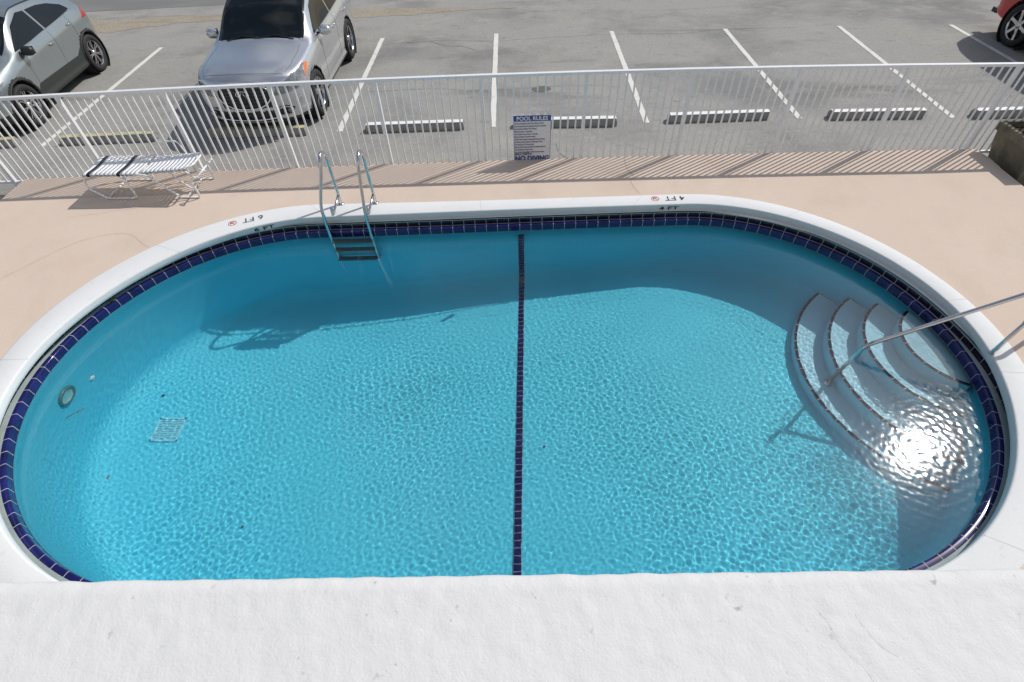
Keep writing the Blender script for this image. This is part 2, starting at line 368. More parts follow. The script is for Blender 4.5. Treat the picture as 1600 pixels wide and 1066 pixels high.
def strip(u0, u1, w, off, mb, k=3):
    V = []
    for q in range(k+1):
        u = u0+(u1-u0)*q/k; y, z = stripe_pt(u, 0.05); y2, z2 = stripe_pt(u+.004, .05); t = Vector((0, y2-y, z2-z)).normalized(); nn = Vector((0, t.z, -t.y)); nn = -nn if nn.z < -1e-4 or (abs(nn.z) < 1e-3 and (nn.y > 0) == (y > 3)) else nn
        c = sx_at(y); dz = (depth(c-w/2)-depth(c+w/2))/2
        V += [(c-w/2, y+nn.y*off, z+nn.z*off-dz), (c+w/2, y+nn.y*off, z+nn.z*off+dz)]
    mb.add(V, [(2*q, 2*q+1, 2*q+3, 2*q+2) for q in range(k)])
ns = 74
for t in range(ns):
    strip(t*tl+.003, (t+1)*tl-.003, SW, .0075, b)
strip(0, ns*tl, SW+.006, .0045, gb, 300)
st = inpool(b.build('tile_stripe', M_tile)); o = gb.build('stripe_grout', M_grout, st)
# main drain cover, wall light, wall fittings
dm = MB().box((0, 0, .004), (.32, .32, .006), mi=1)
for k in range(13): dm.box((0, -.15+k*.025, .012), (.32, .010, .010))
for k in range(5): dm.box((-.15+k*.075, 0, .006), (.012, .32, .012))
for s_ in (-1, 1): dm.box((0, s_*.158, .012), (.335, .022, .022)); dm.box((s_*.158, 0, .012), (.022, .335, .022))
o = inpool(dm.build('drain_cover', [mat('drain plastic', (.34, .78, .88), .5), mat('drain shade', (.17, .66, .80), .7)])); o.location = (-4.43+0, 3.63, ZW-float(depth(-4.43))); 
o.matrix_parent_inverse = Matrix.Translation((.2, -3.66, 0))
def wall_frame(y, z, left=True):
    m_ = (PS[:, 0] < -2) if left else (PS[:, 0] > 2); idx = np.where(m_)[0]; i = idx[np.argmin(np.abs(PS[idx, 1]-y))]
    nrm = Vector((*(-NW_[i]), 0)); X = Vector((0, 0, 1)).cross(nrm)
    return Matrix.Translation((*PS[i], z)) @ Matrix((X, Vector((0, 0, 1)), nrm)).transposed().to_4x4()
lt = MB(); Mx = wall_frame(3.57, -.84)
lt.lathe([(.0, .012), (.085, .012), (.095, .016), (.098, .02)], 40, Mx, mi=1); lt.lathe([(.098, .02), (.105, .03), (.125, .034), (.135, .028), (.14, .012), (.14, 0)], 40, Mx, mi=0)
o = inpool(lt.build('pool_light', [mat('light ring', (.10, .22, .21), .4), mat('light lens', (.35, .62, .62), .2)]))
lt = MB(); Mx = wall_frame(3.95, -1.08); lt.lathe([(0, .02), (.02, .02), (.035, .012), (.038, 0)], 24, Mx)
inpool(lt.build('return_fitting', mat('fitting', (.85, .87, .87), .4)))

# ------------------------------------------------------------------ water
def make_water():
    h = .0082; x0, x1, y0, y1 = -5.30, 6.00, 1.16, 7.15
    nx = int((x1-x0)/h)+1; ny = int((y1-y0)/h)+1
    X, Y = np.meshgrid(np.linspace(x0, x1, nx), np.linspace(y0, y1, ny))
    rs = np.random.RandomState(3); Z = np.zeros_like(X)
    # slow patches where the ripples are stronger or calmer
    E_ = np.zeros_like(X)
    for _ in range(14):
        a = rs.uniform(0, 2*np.pi); k = rs.uniform(.8, 3.2); E_ += np.cos(k*(np.cos(a)*X+np.sin(a)*Y)+rs.uniform(0, 6.3))
    E_ = np.clip(.76+.14*E_/2., .42, .97)*np.clip(.70+.3*(X+5)/4.5, .7, 1.0)*(1+.22*np.clip((X-.6)/2., 0, 1)*np.clip((4.9-Y)/1.2, 0, 1))*(1+.62*np.clip((X-3.3)/.7, 0, 1)*np.clip((4.6-Y)/.8, 0, 1))
    calm = np.clip((6.4-Y)/1.6, .45, 1.); E_ *= calm
    lam = np.exp(rs.uniform(np.log(.035), np.log(.105), 130))
    for l_ in lam:
        k = 2*np.pi/l_; a = rs.uniform(0, 2*np.pi); A = l_**1.3
        ph = rs.uniform(0, 6.3); a2 = rs.uniform(0, 6.3); 
        warp = .35*np.sin(.9*X+a2)+.35*np.sin(1.3*Y+a2*2)
        Z += A*np.cos(k*(np.cos(a)*X+np.sin(a)*Y)+ph+warp*6)
    gy, gx = np.gradient(Z, h); Z *= SLOPE/np.sqrt((gx**2+gy**2).mean())
    Z = Z*E_
    PT = np.stack([X, Y], -1); inside_ = (dev(CW, PT) < .03) | (dev(CW, PT-np.array([1.25, .85])) < 0) | (dev(CW, PT-np.array([.62, .42])) < 0)     # unseen extra sheet under coping and deck, added so refracted sunlight reaches the floor
    cell = inside_[:-1, :-1] & inside_[1:, :-1] & inside_[:-1, 1:] & inside_[1:, 1:]
    idx = -np.ones(nx*ny, int); jj, ii = np.where(cell)
    q = np.stack([jj*nx+ii, jj*nx+ii+1, (jj+1)*nx+ii+1, (jj+1)*nx+ii], 1)
    u = np.unique(q); idx[u] = np.arange(len(u)); V = np.stack([X.ravel()[u], Y.ravel()[u], ZW+Z.ravel()[u]], 1)
    m = bpy.data.materials.new('pool water'); m.use_nodes = True; t = m.node_tree; t.nodes.clear()
    ou = t.nodes.new('ShaderNodeOutputMaterial'); g = t.nodes.new('ShaderNodeBsdfGlass'); g.inputs['IOR'].default_value = 1.333; g.inputs['Roughness'].default_value = .06
    t.links.new(g.outputs[0], ou.inputs['Surface'])
    o = np_mesh('water', V, idx[q], m, None, True, kind='structure', label='rippled turquoise pool water')
    o.cycles.is_caustics_caster = True
    return o
SLOPE = .0082
water = make_water()
for o in pool.children_recursive: o.cycles.is_caustics_receiver = not (o.name.startswith(('coping', 'ledge', 'render', 'upper', 'edge', 'waterline')))

# ------------------------------------------------------------------ deck, lot, road
LZ = -.25
def deck_y(x): return 7.53-.0021*(x-.5)**2
def sheet(name, poly, z, m, **k): return MB().add([(x, y, z) for x, y in poly], [tuple(range(len(poly)))]).build(name, m, **k)
hx0, hx1, hy0, hy1 = -7.4, 6.9, -2.8, 7.1
MB().add([(-90, -60, LZ), (90, -60, LZ), (90, 120, LZ), (-90, 120, LZ), (hx0, hy0, LZ), (hx1, hy0, LZ), (hx1, hy1, LZ), (hx0, hy1, LZ)], [(0, 1, 5, 4), (1, 2, 6, 5), (2, 3, 7, 6), (3, 0, 4, 7)]).build('parking_lot', M_asph, kind='structure', label='sun-bleached grey asphalt of the parking lot')
sheet('road', [(-90, 17.05), (-11.7, 17.05), (-8.2, 17.27), (-5.8, 17.31), (0, 17.6), (90, 19), (90, 27), (-90, 27)], LZ+.004, M_road, kind='structure', label='darker asphalt road beyond the lot')
bm = bmesh.new()
xs = np.linspace(-7.60, 7.12, 60); outer = [(-7.60, -3.), (7.12, -3.)]+[(x, deck_y(x)) for x in xs[::-1]]
PD = offs(PO_, normals(PO_), -.05)[::4]
vo = [bm.verts.new((x, y, 0)) for x, y in outer]; vi = [bm.verts.new((x, y, 0)) for x, y in PD]
eo = [bm.edges.new((vo[i], vo[(i+1) % len(vo)])) for i in range(len(vo))]; ei = [bm.edges.new((vi[i], vi[(i+1) % len(vi)])) for i in range(len(vi))]
bmesh.ops.triangle_fill(bm, use_beauty=True, edges=eo+ei)
for f in bm.faces:
    if f.normal.z < 0: f.normal_flip()
n_ = len(vo); lo_ = [bm.verts.new((v.co.x, v.co.y, LZ-.02)) for v in vo]
for i in range(n_): bm.faces.new((vo[i], vo[(i+1) % n_], lo_[(i+1) % n_], lo_[i]))
me = bpy.data.meshes.new('pool_deck'); bm.to_mesh(me); bm.free(); me.materials.append(M_deck)
tag(link(bpy.data.objects.new('pool_deck', me)), 'peach painted concrete deck round the pool', kind='structure')
M_crack = mat('crack', (.44, .35, .28), .9); M_crk2 = mat('asphalt crack', (.17, .165, .155), .95)
# thin cracks in the deck paint
def crack(pts, w, seed, z=.003, m=None, name='deck_crack'):
    rs = random.Random(seed); P = bez([(x, y, 0) for x, y in pts], 10); V = []
    P = [Vector((p.x+rs.uniform(-.006, .006), p.y+rs.uniform(-.006, .006), z)) for p in P]
    for i, p in enumerate(P):
        t = (P[min(i+1, len(P)-1)]-P[max(i-1, 0)]).normalized(); s_ = Vector((-t.y, t.x, 0))*w*rs.uniform(.4, 1); V += [p-s_, p+s_]
    MB().add(V, [(2*i, 2*i+2, 2*i+3, 2*i+1) for i in range(len(P)-1)]).build(name, m or M_crack, kind='structure')
crack([(-6.9, 4.62), (-6.6, 4.75), (-6.25, 5.2), (-5.9, 5.65), (-5.55, 5.85), (-5.2, 5.85), (-4.95, 5.65), (-4.8, 5.55)], .0022, 1)
crack([(1.73, 7.5), (1.72, 7.2), (1.78, 6.95), (1.72, 6.8), (1.75, 6.6), (1.80, 6.47)], .0045, 2)
crack([(-6.3, 6.3), (-5.6, 6.45), (-5.0, 6.6), (-4.6, 6.8)], .002, 3)
crack([(-7.5, 4.1), (-7.1, 4.0), (-6.7, 4.1), (-6.0, 4.15)], .003, 4)
for k, (pts, w) in enumerate([([(-3.0, 13.6), (-1.8, 13.75), (-.4, 13.62), (1.0, 13.72), (2.6, 13.8), (4.2, 13.72), (5.2, 13.9), (6.9, 13.85)], .006), ([(-1.9, 13.72), (-1.5, 13.4), (-1.1, 13.3), (-.8, 13.05)], .007), ([(-2.9, 10.9), (-1.6, 10.95), (-.6, 10.8), (1.4, 10.9), (2.2, 10.75)], .006),
        ([(.75, 8.5), (.8, 8.15), (.95, 7.95), (1.15, 7.85)], .007), ([(-7.8, 13.1), (-7.2, 13.5), (-6.6, 13.4), (-6.2, 14.2)], .006), ([(6.2, 14.6), (7.4, 15.0), (8.2, 14.6), (9.4, 15.1)], .004), ([(-1.0, 15.6), (1.5, 15.75), (4.5, 15.5), (7.5, 15.9)], .004)]):
    crack(pts, w, 20+k, LZ+.0045, M_crk2, 'asphalt_crack')
# sand drifted along the road side, and oil stain
rs = random.Random(5)
def patch(name, pts, z, m, jit=.06):
    P = bez([(x, y, 0) for x, y in pts+[pts[0]]], 8)[:-1]; MB().add([(p.x+rs.uniform(-jit, jit), p.y+rs.uniform(-jit, jit), z) for p in P], [tuple(range(len(P)))]).build(name, m, kind='structure')
patch('sand_drift', [(-12.2, 15.2), (-10.75, 15.12), (-9.9, 15.35), (-8.8, 15.75), (-7.7, 15.85), (-5.5, 15.75), (-4.2, 15.72), (-2.6, 15.8), (-1.0, 16.05), (.2, 16.1), (-1.7, 16.28), (-4.3, 16.42), (-7.0, 16.3), (-9.0, 16.38), (-10.7, 16.2), (-12.4, 16.4)], LZ+.004, M_sand)
patch('oil_stain', [(.42, 10.82), (.62, 10.92), (.78, 10.86), (.80, 10.72), (.62, 10.62), (.46, 10.68)], LZ+.004, mat('oil stain', (.12, .115, .11), .7), .01)
# painted bay lines
for i, (x0, x1, y0, y1) in enumerate([(-8.46, -8.48, 8.97, 13.9), (-3.13, -3.10, 9.19, 14.05), (-.34, -.32, 9.18, 14.11), (2.43, 2.48, 9.16, 14.02), (5.17, 5.20, 9.15, 13.92), (7.81, 7.90, 8.99, 13.86), (10.45, 10.47, 8.9, 13.7), (-13.8, -13.75, 8.9, 13.9), (-5.80, -5.78, 9.1, 13.9), (13.2, 13.2, 8.9, 13.7), (-11.1, -11.1, 8.9, 13.9)]):
    if abs(x0+5.8) < .01: continue
    if abs(x0+11.1) < .01 : pass
    w = .052; rr = random.Random(i); n = 30; V = []
    for k in range(n+1):
        t = k/n; x = x0+(x1-x0)*t; y = y0+(y1-y0)*t; V += [(x-w+rr.uniform(-.005, .005), y, LZ+.005), (x+w+rr.uniform(-.005, .005), y, LZ+.005)]
    MB().add(V, [(2*k, 2*k+1, 2*k+3, 2*k+2) for k in range(n)]).build('parking_line', M_line, kind='structure')
# wheel stops
def wheel_stop(label, x0, x1, y, rz, top):
    t = empty('wheel_stop', ((x0+x1)/2, y+.09, LZ+.005), rz, label=label, cat='wheel stop', group='concrete wheel stops along the fence')
    L_ = (x1-x0); b = MB(); prof = [(-.085, 0), (.085, 0), (.085, .07), (.055, .125), (-.055, .125), (-.085, .07)]
    Mx = Matrix.Translation((-L_/2, 0, 0)) @ Matrix.Rotation(R(90), 4, 'Y') @ Matrix.Rotation(R(90), 4, 'Z')
    P0 = [(-L_/2+(0 if z < .1 else .02), yy, z) for yy, z in prof]; P1 = [(L_/2-(0 if z < .1 else .02), yy, z) for yy, z in prof]
    b.add(P0+P1, [tuple(range(5, -1, -1)), tuple(range(6, 12))]+[(i, (i+1) % 6, 6+(i+1) % 6, 6+i) for i in range(6)])
    for f in range(len(b.f)): pass
    o = b.build('block', M_stopc, t)
    c = MB(); c.box((0, 0, .1275), (L_-.03, .112, .004)); c.build('painted_top', top, t)
    return t
WS = [(-9.98-.2, -8.92, 8.93, .06, M_stopy, 'yellow-topped concrete wheel stop in front of the grey-green crossover'),
      (-8.10, -6.42, 9.0, .03, M_stopy, 'yellow-topped concrete wheel stop in the empty bay behind the lounge chair'),
      (-5.46, -3.70, 9.07, 0, M_stopy, 'yellow-topped concrete wheel stop under the nose of the silver SUV'),
      (-2.63, -.86, 9.1, .005, M_stopw, 'white-topped concrete wheel stop in the empty bay right of the silver SUV'),
      (.06, 1.88, 9.08, -.03, M_stopw, 'white-topped concrete wheel stop behind the pool rules sign'),
      (2.82, 4.62, 9.12, .01, M_stopw, 'white-topped concrete wheel stop, second to the right of the sign'),
      (5.67, 7.32, 9.02, -.03, M_stopw, 'white-topped concrete wheel stop, third to the right of the sign'),
      (8.14, 9.9, 8.92, 0, M_stopw, 'white-topped concrete wheel stop behind the stone planter')]
for x0, x1, y, rz, top, lab in WS: wheel_stop(lab, x0, x1, y, rz, top)

# ------------------------------------------------------------------ fence
fx0, fds = -6.3537, 1.484
def fy(x): return deck_y(max(min(x, 7.1), -7.6))+.055
def fh(x): return 1.255-.001*(x-.4)**2
fence = empty('picket_fence', (0, 7.58, LZ), label='long white metal picket fence between the pool deck and the lot', cat='fence')
def infence(o): o.parent = fence; o.matrix_parent_inverse = Matrix.Translation((0, -7.58, -LZ)); return o
post_x = [fx0+i*fds for i in range(-3, 13)]
for x in post_x:
    infence(MB().box((x, fy(x), (fh(x)-.03+LZ)/2), (.050, .050, fh(x)-.03-LZ)).build('post', M_white))
rt = MB(); rb = MB()
for a, b_ in zip(post_x[:-1], post_x[1:]):
    pa, pb = Vector((a, fy(a), fh(a))), Vector((b_, fy(b_), fh(b_))); d = pb-pa; rz = math.atan2(d.y, d.x)
    for mb, zo, sz in ((rt, -.012, (d.length, .06, .036)), (rb, None, (d.length-.07, .035, .035))):
        if mb is rt:
            M_ = Matrix.Translation((pa+pb)/2+Vector((0, 0, zo))) @ Matrix.Rotation(rz, 4, 'Z') @ Matrix.Rotation(-math.atan2(d.z, Vector((d.x, d.y)).length), 4, 'Y'); mb.box((0, 0, 0), sz, M=M_)
        else:
            mb.box(((pa.x+pb.x)/2, (pa.y+pb.y)/2, -.075), sz, rz)
    pk = MB()
    for k in range(1, 13):
        p = pa+d*k/13; jx = random.uniform(-.003, .003); pk.box((p.x+jx, p.y, (p.z-.03-.058)/2), (.022, .016, p.z-.03+.058), rz)
    infence(pk.build('picket_panel', M_white))
infence(rt.build('top_rail', M_white)); infence(rb.build('bottom_rail', M_white))

# ------------------------------------------------------------------ pool ladder
def ladder():
    t = empty('pool_ladder', (-2.2, 6.42, 0), label='stainless steel pool ladder with three treads hooked over the coping', cat='pool ladder')
    def put(o): o.parent = t; o.matrix_parent_inverse = Matrix.Translation((2.2, -6.42, 0)); return o
    for xb, xf in ((-2.45, -2.55), (-1.96, -1.985)):
        P = [(xb, 6.42, .0), (xb, 6.425, .18), (xb-.01, 6.43, .62), (xb-.01, 6.41, .76), (xb-.01, 6.34, .838), (xb-.01, 6.25, .845), (xb-.01, 6.175, .79), (xb-.02, 6.12, .66), (xf, 5.99, .30), (xf, 5.945, .14), (xf, 5.935, -.02), (xf+.01, 5.94, -.5), (xf+.02, 5.945, -.865)]
        put(MB().tube(bez(P, 6), .0215, 14).build('rail', M_steel))
        put(MB().tube([(xb, 6.42, .16), (xb-.03, 6.28, .075), (xb-.05, 6.15, .012)], .017, 10).build('brace', M_steel))
        f = MB(); f.lathe([(0, .03), (.026, .03), (.045, .016), (.048, 0)], 20, Matrix.Translation((xb, 6.42, 0))); put(f.build('flange', M_steel))
        c = MB(); c.lathe([(0, -.03), (.03, -.026), (.034, 0), (.03, .026), (0, .03)], 16, Matrix.Translation((xf+.02, 5.95, -.87)) ); put(c.build('bumper', mat('bumper', (.7, .72, .7), .5)))
    for z in (-.285, -.545, -.83):
        b = MB(); b.box((-2.255, 5.925, z), (.56, .085, .025)); 
        for k in range(5): b.box((-2.255, 5.895+k*.016, z+.0145), (.52, .005, .004))
        put(b.build('tread', mat('tread', (.15, .19, .19), .5, metal=.4)))
ladder()

# ------------------------------------------------------------------ handrail at the steps
def handrail():
    t = empty('handrail', (4.79, 3.37, 0), label='brushed steel handrail running from the coping down into the pool steps', cat='handrail')
    def put(o): o.parent = t; o.matrix_parent_inverse = Matrix.Translation((-4.79, -3.37, 0)); o.cycles.is_caustics_receiver = True; return o
    P = [(3.62, 3.68, -1.19), (3.70, 3.63, -.12), (4.96, 3.68, .52), (5.42, 3.70, .75), (5.58, 3.71, .0)]
    put(MB().tube(fillet(P, .10, 8), .0225, 16).build('rail', M_steel))
    put(MB().tube([(4.78, 3.37, .0), (5.00, 3.50, .285), (5.17, 3.685, .625)], .0205, 14).build('brace', M_steel))
    for c, nm in (((3.62, 3.68, -1.198), 'base_flange'), ((5.58, 3.71, .0), 'deck_flange')):
        f = MB(); f.lathe([(0, .03), (.028, .03), (.05, .018), (.055, 0)], 24, Matrix.Translation(c)); put(f.build(nm, M_steel))
handrail()

# ------------------------------------------------------------------ lettering
def text_mesh(s, size, name, m, Mx, ext=.0006, align='CENTER', sx=1.0, bold=0.):
    c = bpy.data.curves.new('txt', 'FONT'); c.body = s; c.size = size; c.align_x = align; c.align_y = 'CENTER'; c.extrude = ext; c.offset = bold; c.resolution_u = 3
    o = bpy.data.objects.new('txt', c); SC.collection.objects.link(o); dg = bpy.context.evaluated_depsgraph_get()
    me = bpy.data.meshes.new_from_object(o.evaluated_get(dg)); bpy.data.objects.remove(o); bpy.data.curves.remove(c)
    me.transform(Mx @ Matrix.Diagonal((sx, 1, 1, 1))); me.name = name; me.materials.clear(); me.materials.append(m)
    return link(bpy.data.objects.new(name, me))
def mb_from(o, mb):
    me = o.data; mb.add([tuple(v.co) for v in me.vertices], [tuple(p.vertices) for p in me.polygons]); bpy.data.objects.remove(o)
M_ink = mat('black lettering', (.025, .025, .03), .6); M_red = mat('red lettering', (.60, .10, .08), .6)
def depth_mark(s, x):
    i = np.argmin(np.abs(PI_[:, 0]-x)+(PI_[:, 1] < 4)*10); p = (PI_[i]+PO_[i])/2; tg = Vector((*(PI_[i-1]-PI_[(i+1) % NP]), 0)).normalized(); tg = tg if tg.x > 0 else -tg
    nn = Vector((-tg.y, tg.x, 0))
    Mt = Matrix((-tg, -nn, Vector((0, 0, 1)))).transposed().to_4x4()      # reads from the fence side
    g = MB(); mb_from(text_mesh(s.replace('FT', ' FT'), .15, 'a', M_ink, Matrix.Translation((*(p+np.array(nn[:2])*.02), cz+.0015)) @ Mt @ Matrix.Translation((-.055, 0, 0)), bold=.001), g)
    inpool(g.build('depth_lettering', M_ink))
    r = MB(); Mc = Matrix.Translation((*(p+np.array(nn[:2])*.02), cz+.002)) @ Mt @ Matrix.Translation((.215, 0, 0)); n = 28; V = []
    for rr in (.046, .057): V += [Mc @ Vector((rr*math.cos(a), rr*math.sin(a), 0)) for a in np.linspace(0, 2*math.pi, n, endpoint=False)]
    r.add(V, [(k, (k+1) % n, n+(k+1) % n, n+k) for k in range(n)])
    r.add([Mc @ Vector(q) for q in ((-.038, .030, .0004), (-.030, .038, .0004), (.038, -.030, .0004), (.030, -.038, .0004))], [(0, 3, 2, 1)])
    inpool(r.build('no_diving_symbol', M_red))
    fg = MB(); 
    for q in (((-.02, -.012), (.014, .006), (.016, -.002), (-.016, -.020)), ((.012, .004), (.028, .020), (.033, .014), (.018, -.004)), ((-.03, -.028), (.03, -.028), (.03, -.033), (-.03, -.033))):
        fg.add([Mc @ Vector((a, b_, .0002)) for a, b_ in q], [(0, 3, 2, 1)])
    fg.add([Mc @ Vector((.022+.007*math.cos(a), .004+.007*math.sin(a)-.008, .0002)) for a in np.linspace(0, 2*math.pi, 10, endpoint=False)], [tuple(range(10))])
    inpool(fg.build('diver_figure', M_ink))
    # on the face under the nose, readable from the water
    q = PI_[i]-np.array(nn[:2])*.0175; Mf = Matrix.Translation((q[0]+.06*tg.x, q[1]+.06*tg.y, -.046)) @ Matrix((tg, Vector((0, 0, 1)), -nn)).transposed().to_4x4()
    g = MB(); mb_from(text_mesh(s.replace('FT', ' FT'), .070, 'a', M_ink, Mf, sx=2.1, bold=.001), g); inpool(g.build('depth_lettering', M_ink))
depth_mark('6FT', -3.48); depth_mark('4FT', 2.08)

# ------------------------------------------------------------------ pool rules sign
def sign():
    t = empty('pool_rules_sign', (.305, fy(.3)-.02, .3), label='white POOL RULES sign with blue header hung on the picket fence', cat='sign')
    yf = -.004; w, h = .565, .80; zc = .69-.40-.3+.0
    M_b = mat('sign blue', (.03, .07, .30), .4); M_w = mat('sign white', (.74, .74, .76), .4); M_t = mat('sign navy text', (.03, .05, .16), .5)
    def bx(nm, c, d, m): return MB().box(c, d).build(nm, m, t)
    bx('panel', (0, 0, zc), (w, .004, h), M_w); bx('header', (0, yf, zc+h/2-.05), (w-.012, .003, .084), M_b)
    b = MB()
    for s_ in (-1, 1): b.box((s_*(w/2-.008), yf, zc-.045), (.004, .003, h-.11))
    b.box((0, yf, zc-h/2+.01), (w-.016, .003, .004)); b.build('border_line', M_b, t)
    Mx = lambda x, z: Matrix.Translation((x, yf-.003, z)) @ Matrix.Rotation(R(90), 4, 'X')
    def tx(s, x, z, size, nm, m, sx=1, al='LEFT', bold=0.): o = text_mesh(s, size, nm, m, Mx(x, z), .0004, al, sx, bold); o.parent = t
    tx('POOL RULES', 0, zc+h/2-.052, .082, 'title', M_w, 1.0, 'CENTER', .0022)
    lines = ["No Glass Containers In Pool Area Within 4' of Pool", 'Food And Beverages Are Not Permitted In Pool Or On Wet Deck', "No Animals Within 50' of Pool", 'Bathing Load: 15 persons', 'Pool Open From Dawn To Dusk', 'Shower Before Entering Pool', 'Children Under 12 Must Be Accompanied By Adult At All Times', 'No Person Having Illness Is Permitted In Pool', 'No Running Or Horse Play', 'Persons With Open Wounds, Infections Or Bandages Keep Out', 'No Smoking In Pool Area', 'Pool Is Not Open After 10 P.M. For Any Guest']
    for k, s in enumerate(lines): tx(s, -w/2+.018, zc+h/2-.125-k*.0405, .029, 'rule_line', M_t, min(.9, .52/(len(s)*.0148)), bold=.0006)
    tx('MAX DEPTH', -w/2+.018, zc+h/2-.605, .052, 'warning_text', M_t, .9, bold=.001); tx('NO DIVING', 0, zc+h/2-.678, .105, 'warning_text', M_b, .96, 'CENTER', .004)
    for x in (-.22, .22):
        for z in (.36, -.3): s_ = MB().lathe([(0, .004), (.006, .003), (.007, 0)], 10, Matrix.Translation((x, yf, zc+z*.97)) @ Matrix.Rotation(R(90), 4, 'X')); s_.build('screw', M_steel, t)
    t.rotation_euler = (0, 0, 0)
    for c in t.children: c.location.y -= .018
sign()

# ------------------------------------------------------------------ lounge chair
def chaise():
    t = empty('lounge_chair', (-5.28, 7.0, 0), R(-1.5), label='white strap lounge chair with two navy straps beside the fence', cat='lounge chair')
    rad = .0135; hw = .255; tb = MB(); zt = .39
    # side frames: seat rail, foot-end skid, head-end leg running down and back along the deck
    for s_ in (-1, 1):
        y = s_*hw-.02
        MB().tube(fillet([(-.24, y, .013), (-.66, y, .013), (-.86, y, .20), (-.80, y, zt), (-.02, y, zt), (.10, y, zt-.01), (.42, y, .035), (.48, y, .013), (.70, y, .013)], .07, 6), rad, 10).build('side_frame', M_white, t)
        MB().tube(fillet([(-.24, y, .013), (-.215, y, .05), (-.235, y, zt-.01)], .04, 5), rad, 10).build('leg', M_white, t)
        MB().tube(fillet([(.70, y, .013), (.72, y, .06), (.70, y, .28), (.84, y, .34)], .04, 5), rad*.9, 10).build('leg', M_white, t)
    for x, z in ((-.80, zt-.012), (-.66, .013), (-.02, zt-.02), (.52, .013), (.83, .34)): MB().tube([(x, -hw-.02, z), (x, hw-.02, z)], rad*.9, 10).build('cross_bar', M_white, t)
    # back: hinged frame, leaned back a little above the legs
    a = R(4); H0 = Vector((.0, 0, zt)); bk = lambda u, y, dz=0: (H0.x+u*math.cos(a)-dz*math.sin(a), y-.02, H0.z+u*math.sin(a)*1.0+dz)
    MB().tube(fillet([bk(0, -hw+.035), bk(.55, -hw+.035), bk(.78, -hw+.06, .02), bk(.78, hw-.06, .02), bk(.55, hw-.035), bk(0, hw-.035)], .09, 6), rad, 10).build('back_frame', M_white, t)
    for y in (-hw+.03, hw-.03):
        MB().tube([bk(.42, y), (.58, y-.02, .20), (.66, y-.02, .13)], rad*.75, 8).build('back_stay', M_white, t)
    def strap(mb, P0, P1, w, ax, th=.004):
        """strap sagging between P0 and P1, wrapped down at both ends"""
        P0, P1 = Vector(P0), Vector(P1); d = P1-P0; n = 8; V = []; ax = Vector(ax); up = Vector((0, 0, 1)); path = [P0+Vector((0, 0, -.03)), P0+Vector((0, 0, .002))]
        for k in range(1, n): u = k/n; path.append(P0+d*u+Vector((0, 0, .014-.02*math.sin(math.pi*u))))
        path += [P1+Vector((0, 0, .002)), P1+Vector((0, 0, -.03))]
        for p in path: V += [p-ax*w/2, p+ax*w/2, p+ax*w/2-up*th, p-ax*w/2-up*th]
        m_ = len(path); F = []
        for k in range(m_-1):
            for q in range(4): F.append((4*k+q, 4*k+(q+1) % 4, 4*k+4+(q+1) % 4, 4*k+4+q))
        mb.add(V, F, True)
    wh = MB(); k = 0
    x = -.775
    while x < .0:
        nv = k in (1, 8); mb = MB() if nv else wh; strap(mb, (x, -hw-.034, zt+.012), (x, hw-.006, zt+.012), .054 if nv else .052, (1, 0, 0)); x += .062; k += 1
        if nv: mb.build('navy_strap', M_navy, t)
    bkst = MB(); u = .06
    while u < .74:
        p0, p1 = bk(u, -hw+.022, .012), bk(u, hw-.022, .012); strap(bkst, p0, p1, .052, (math.cos(a), 0, math.sin(a))); u += .062
    wh.build('seat_straps', mat('white vinyl', (.82, .83, .85), .4, var=.05), t); bkst.build('back_straps', mat('white vinyl back', (.80, .81, .84), .4, var=.05), t)
    # arm loop at the far side
    MB().tube(fillet([(.10, hw-.02, zt-.02), (.10, hw+.01, zt+.20), (.42, hw+.01, zt+.22), (.50, hw-.01, zt-.06), (.50, hw-.01, .06)], .07, 6), rad*.85, 10).build('arm', M_white, t)
    t.scale = (1.0, 1.0, 1.0)
chaise()

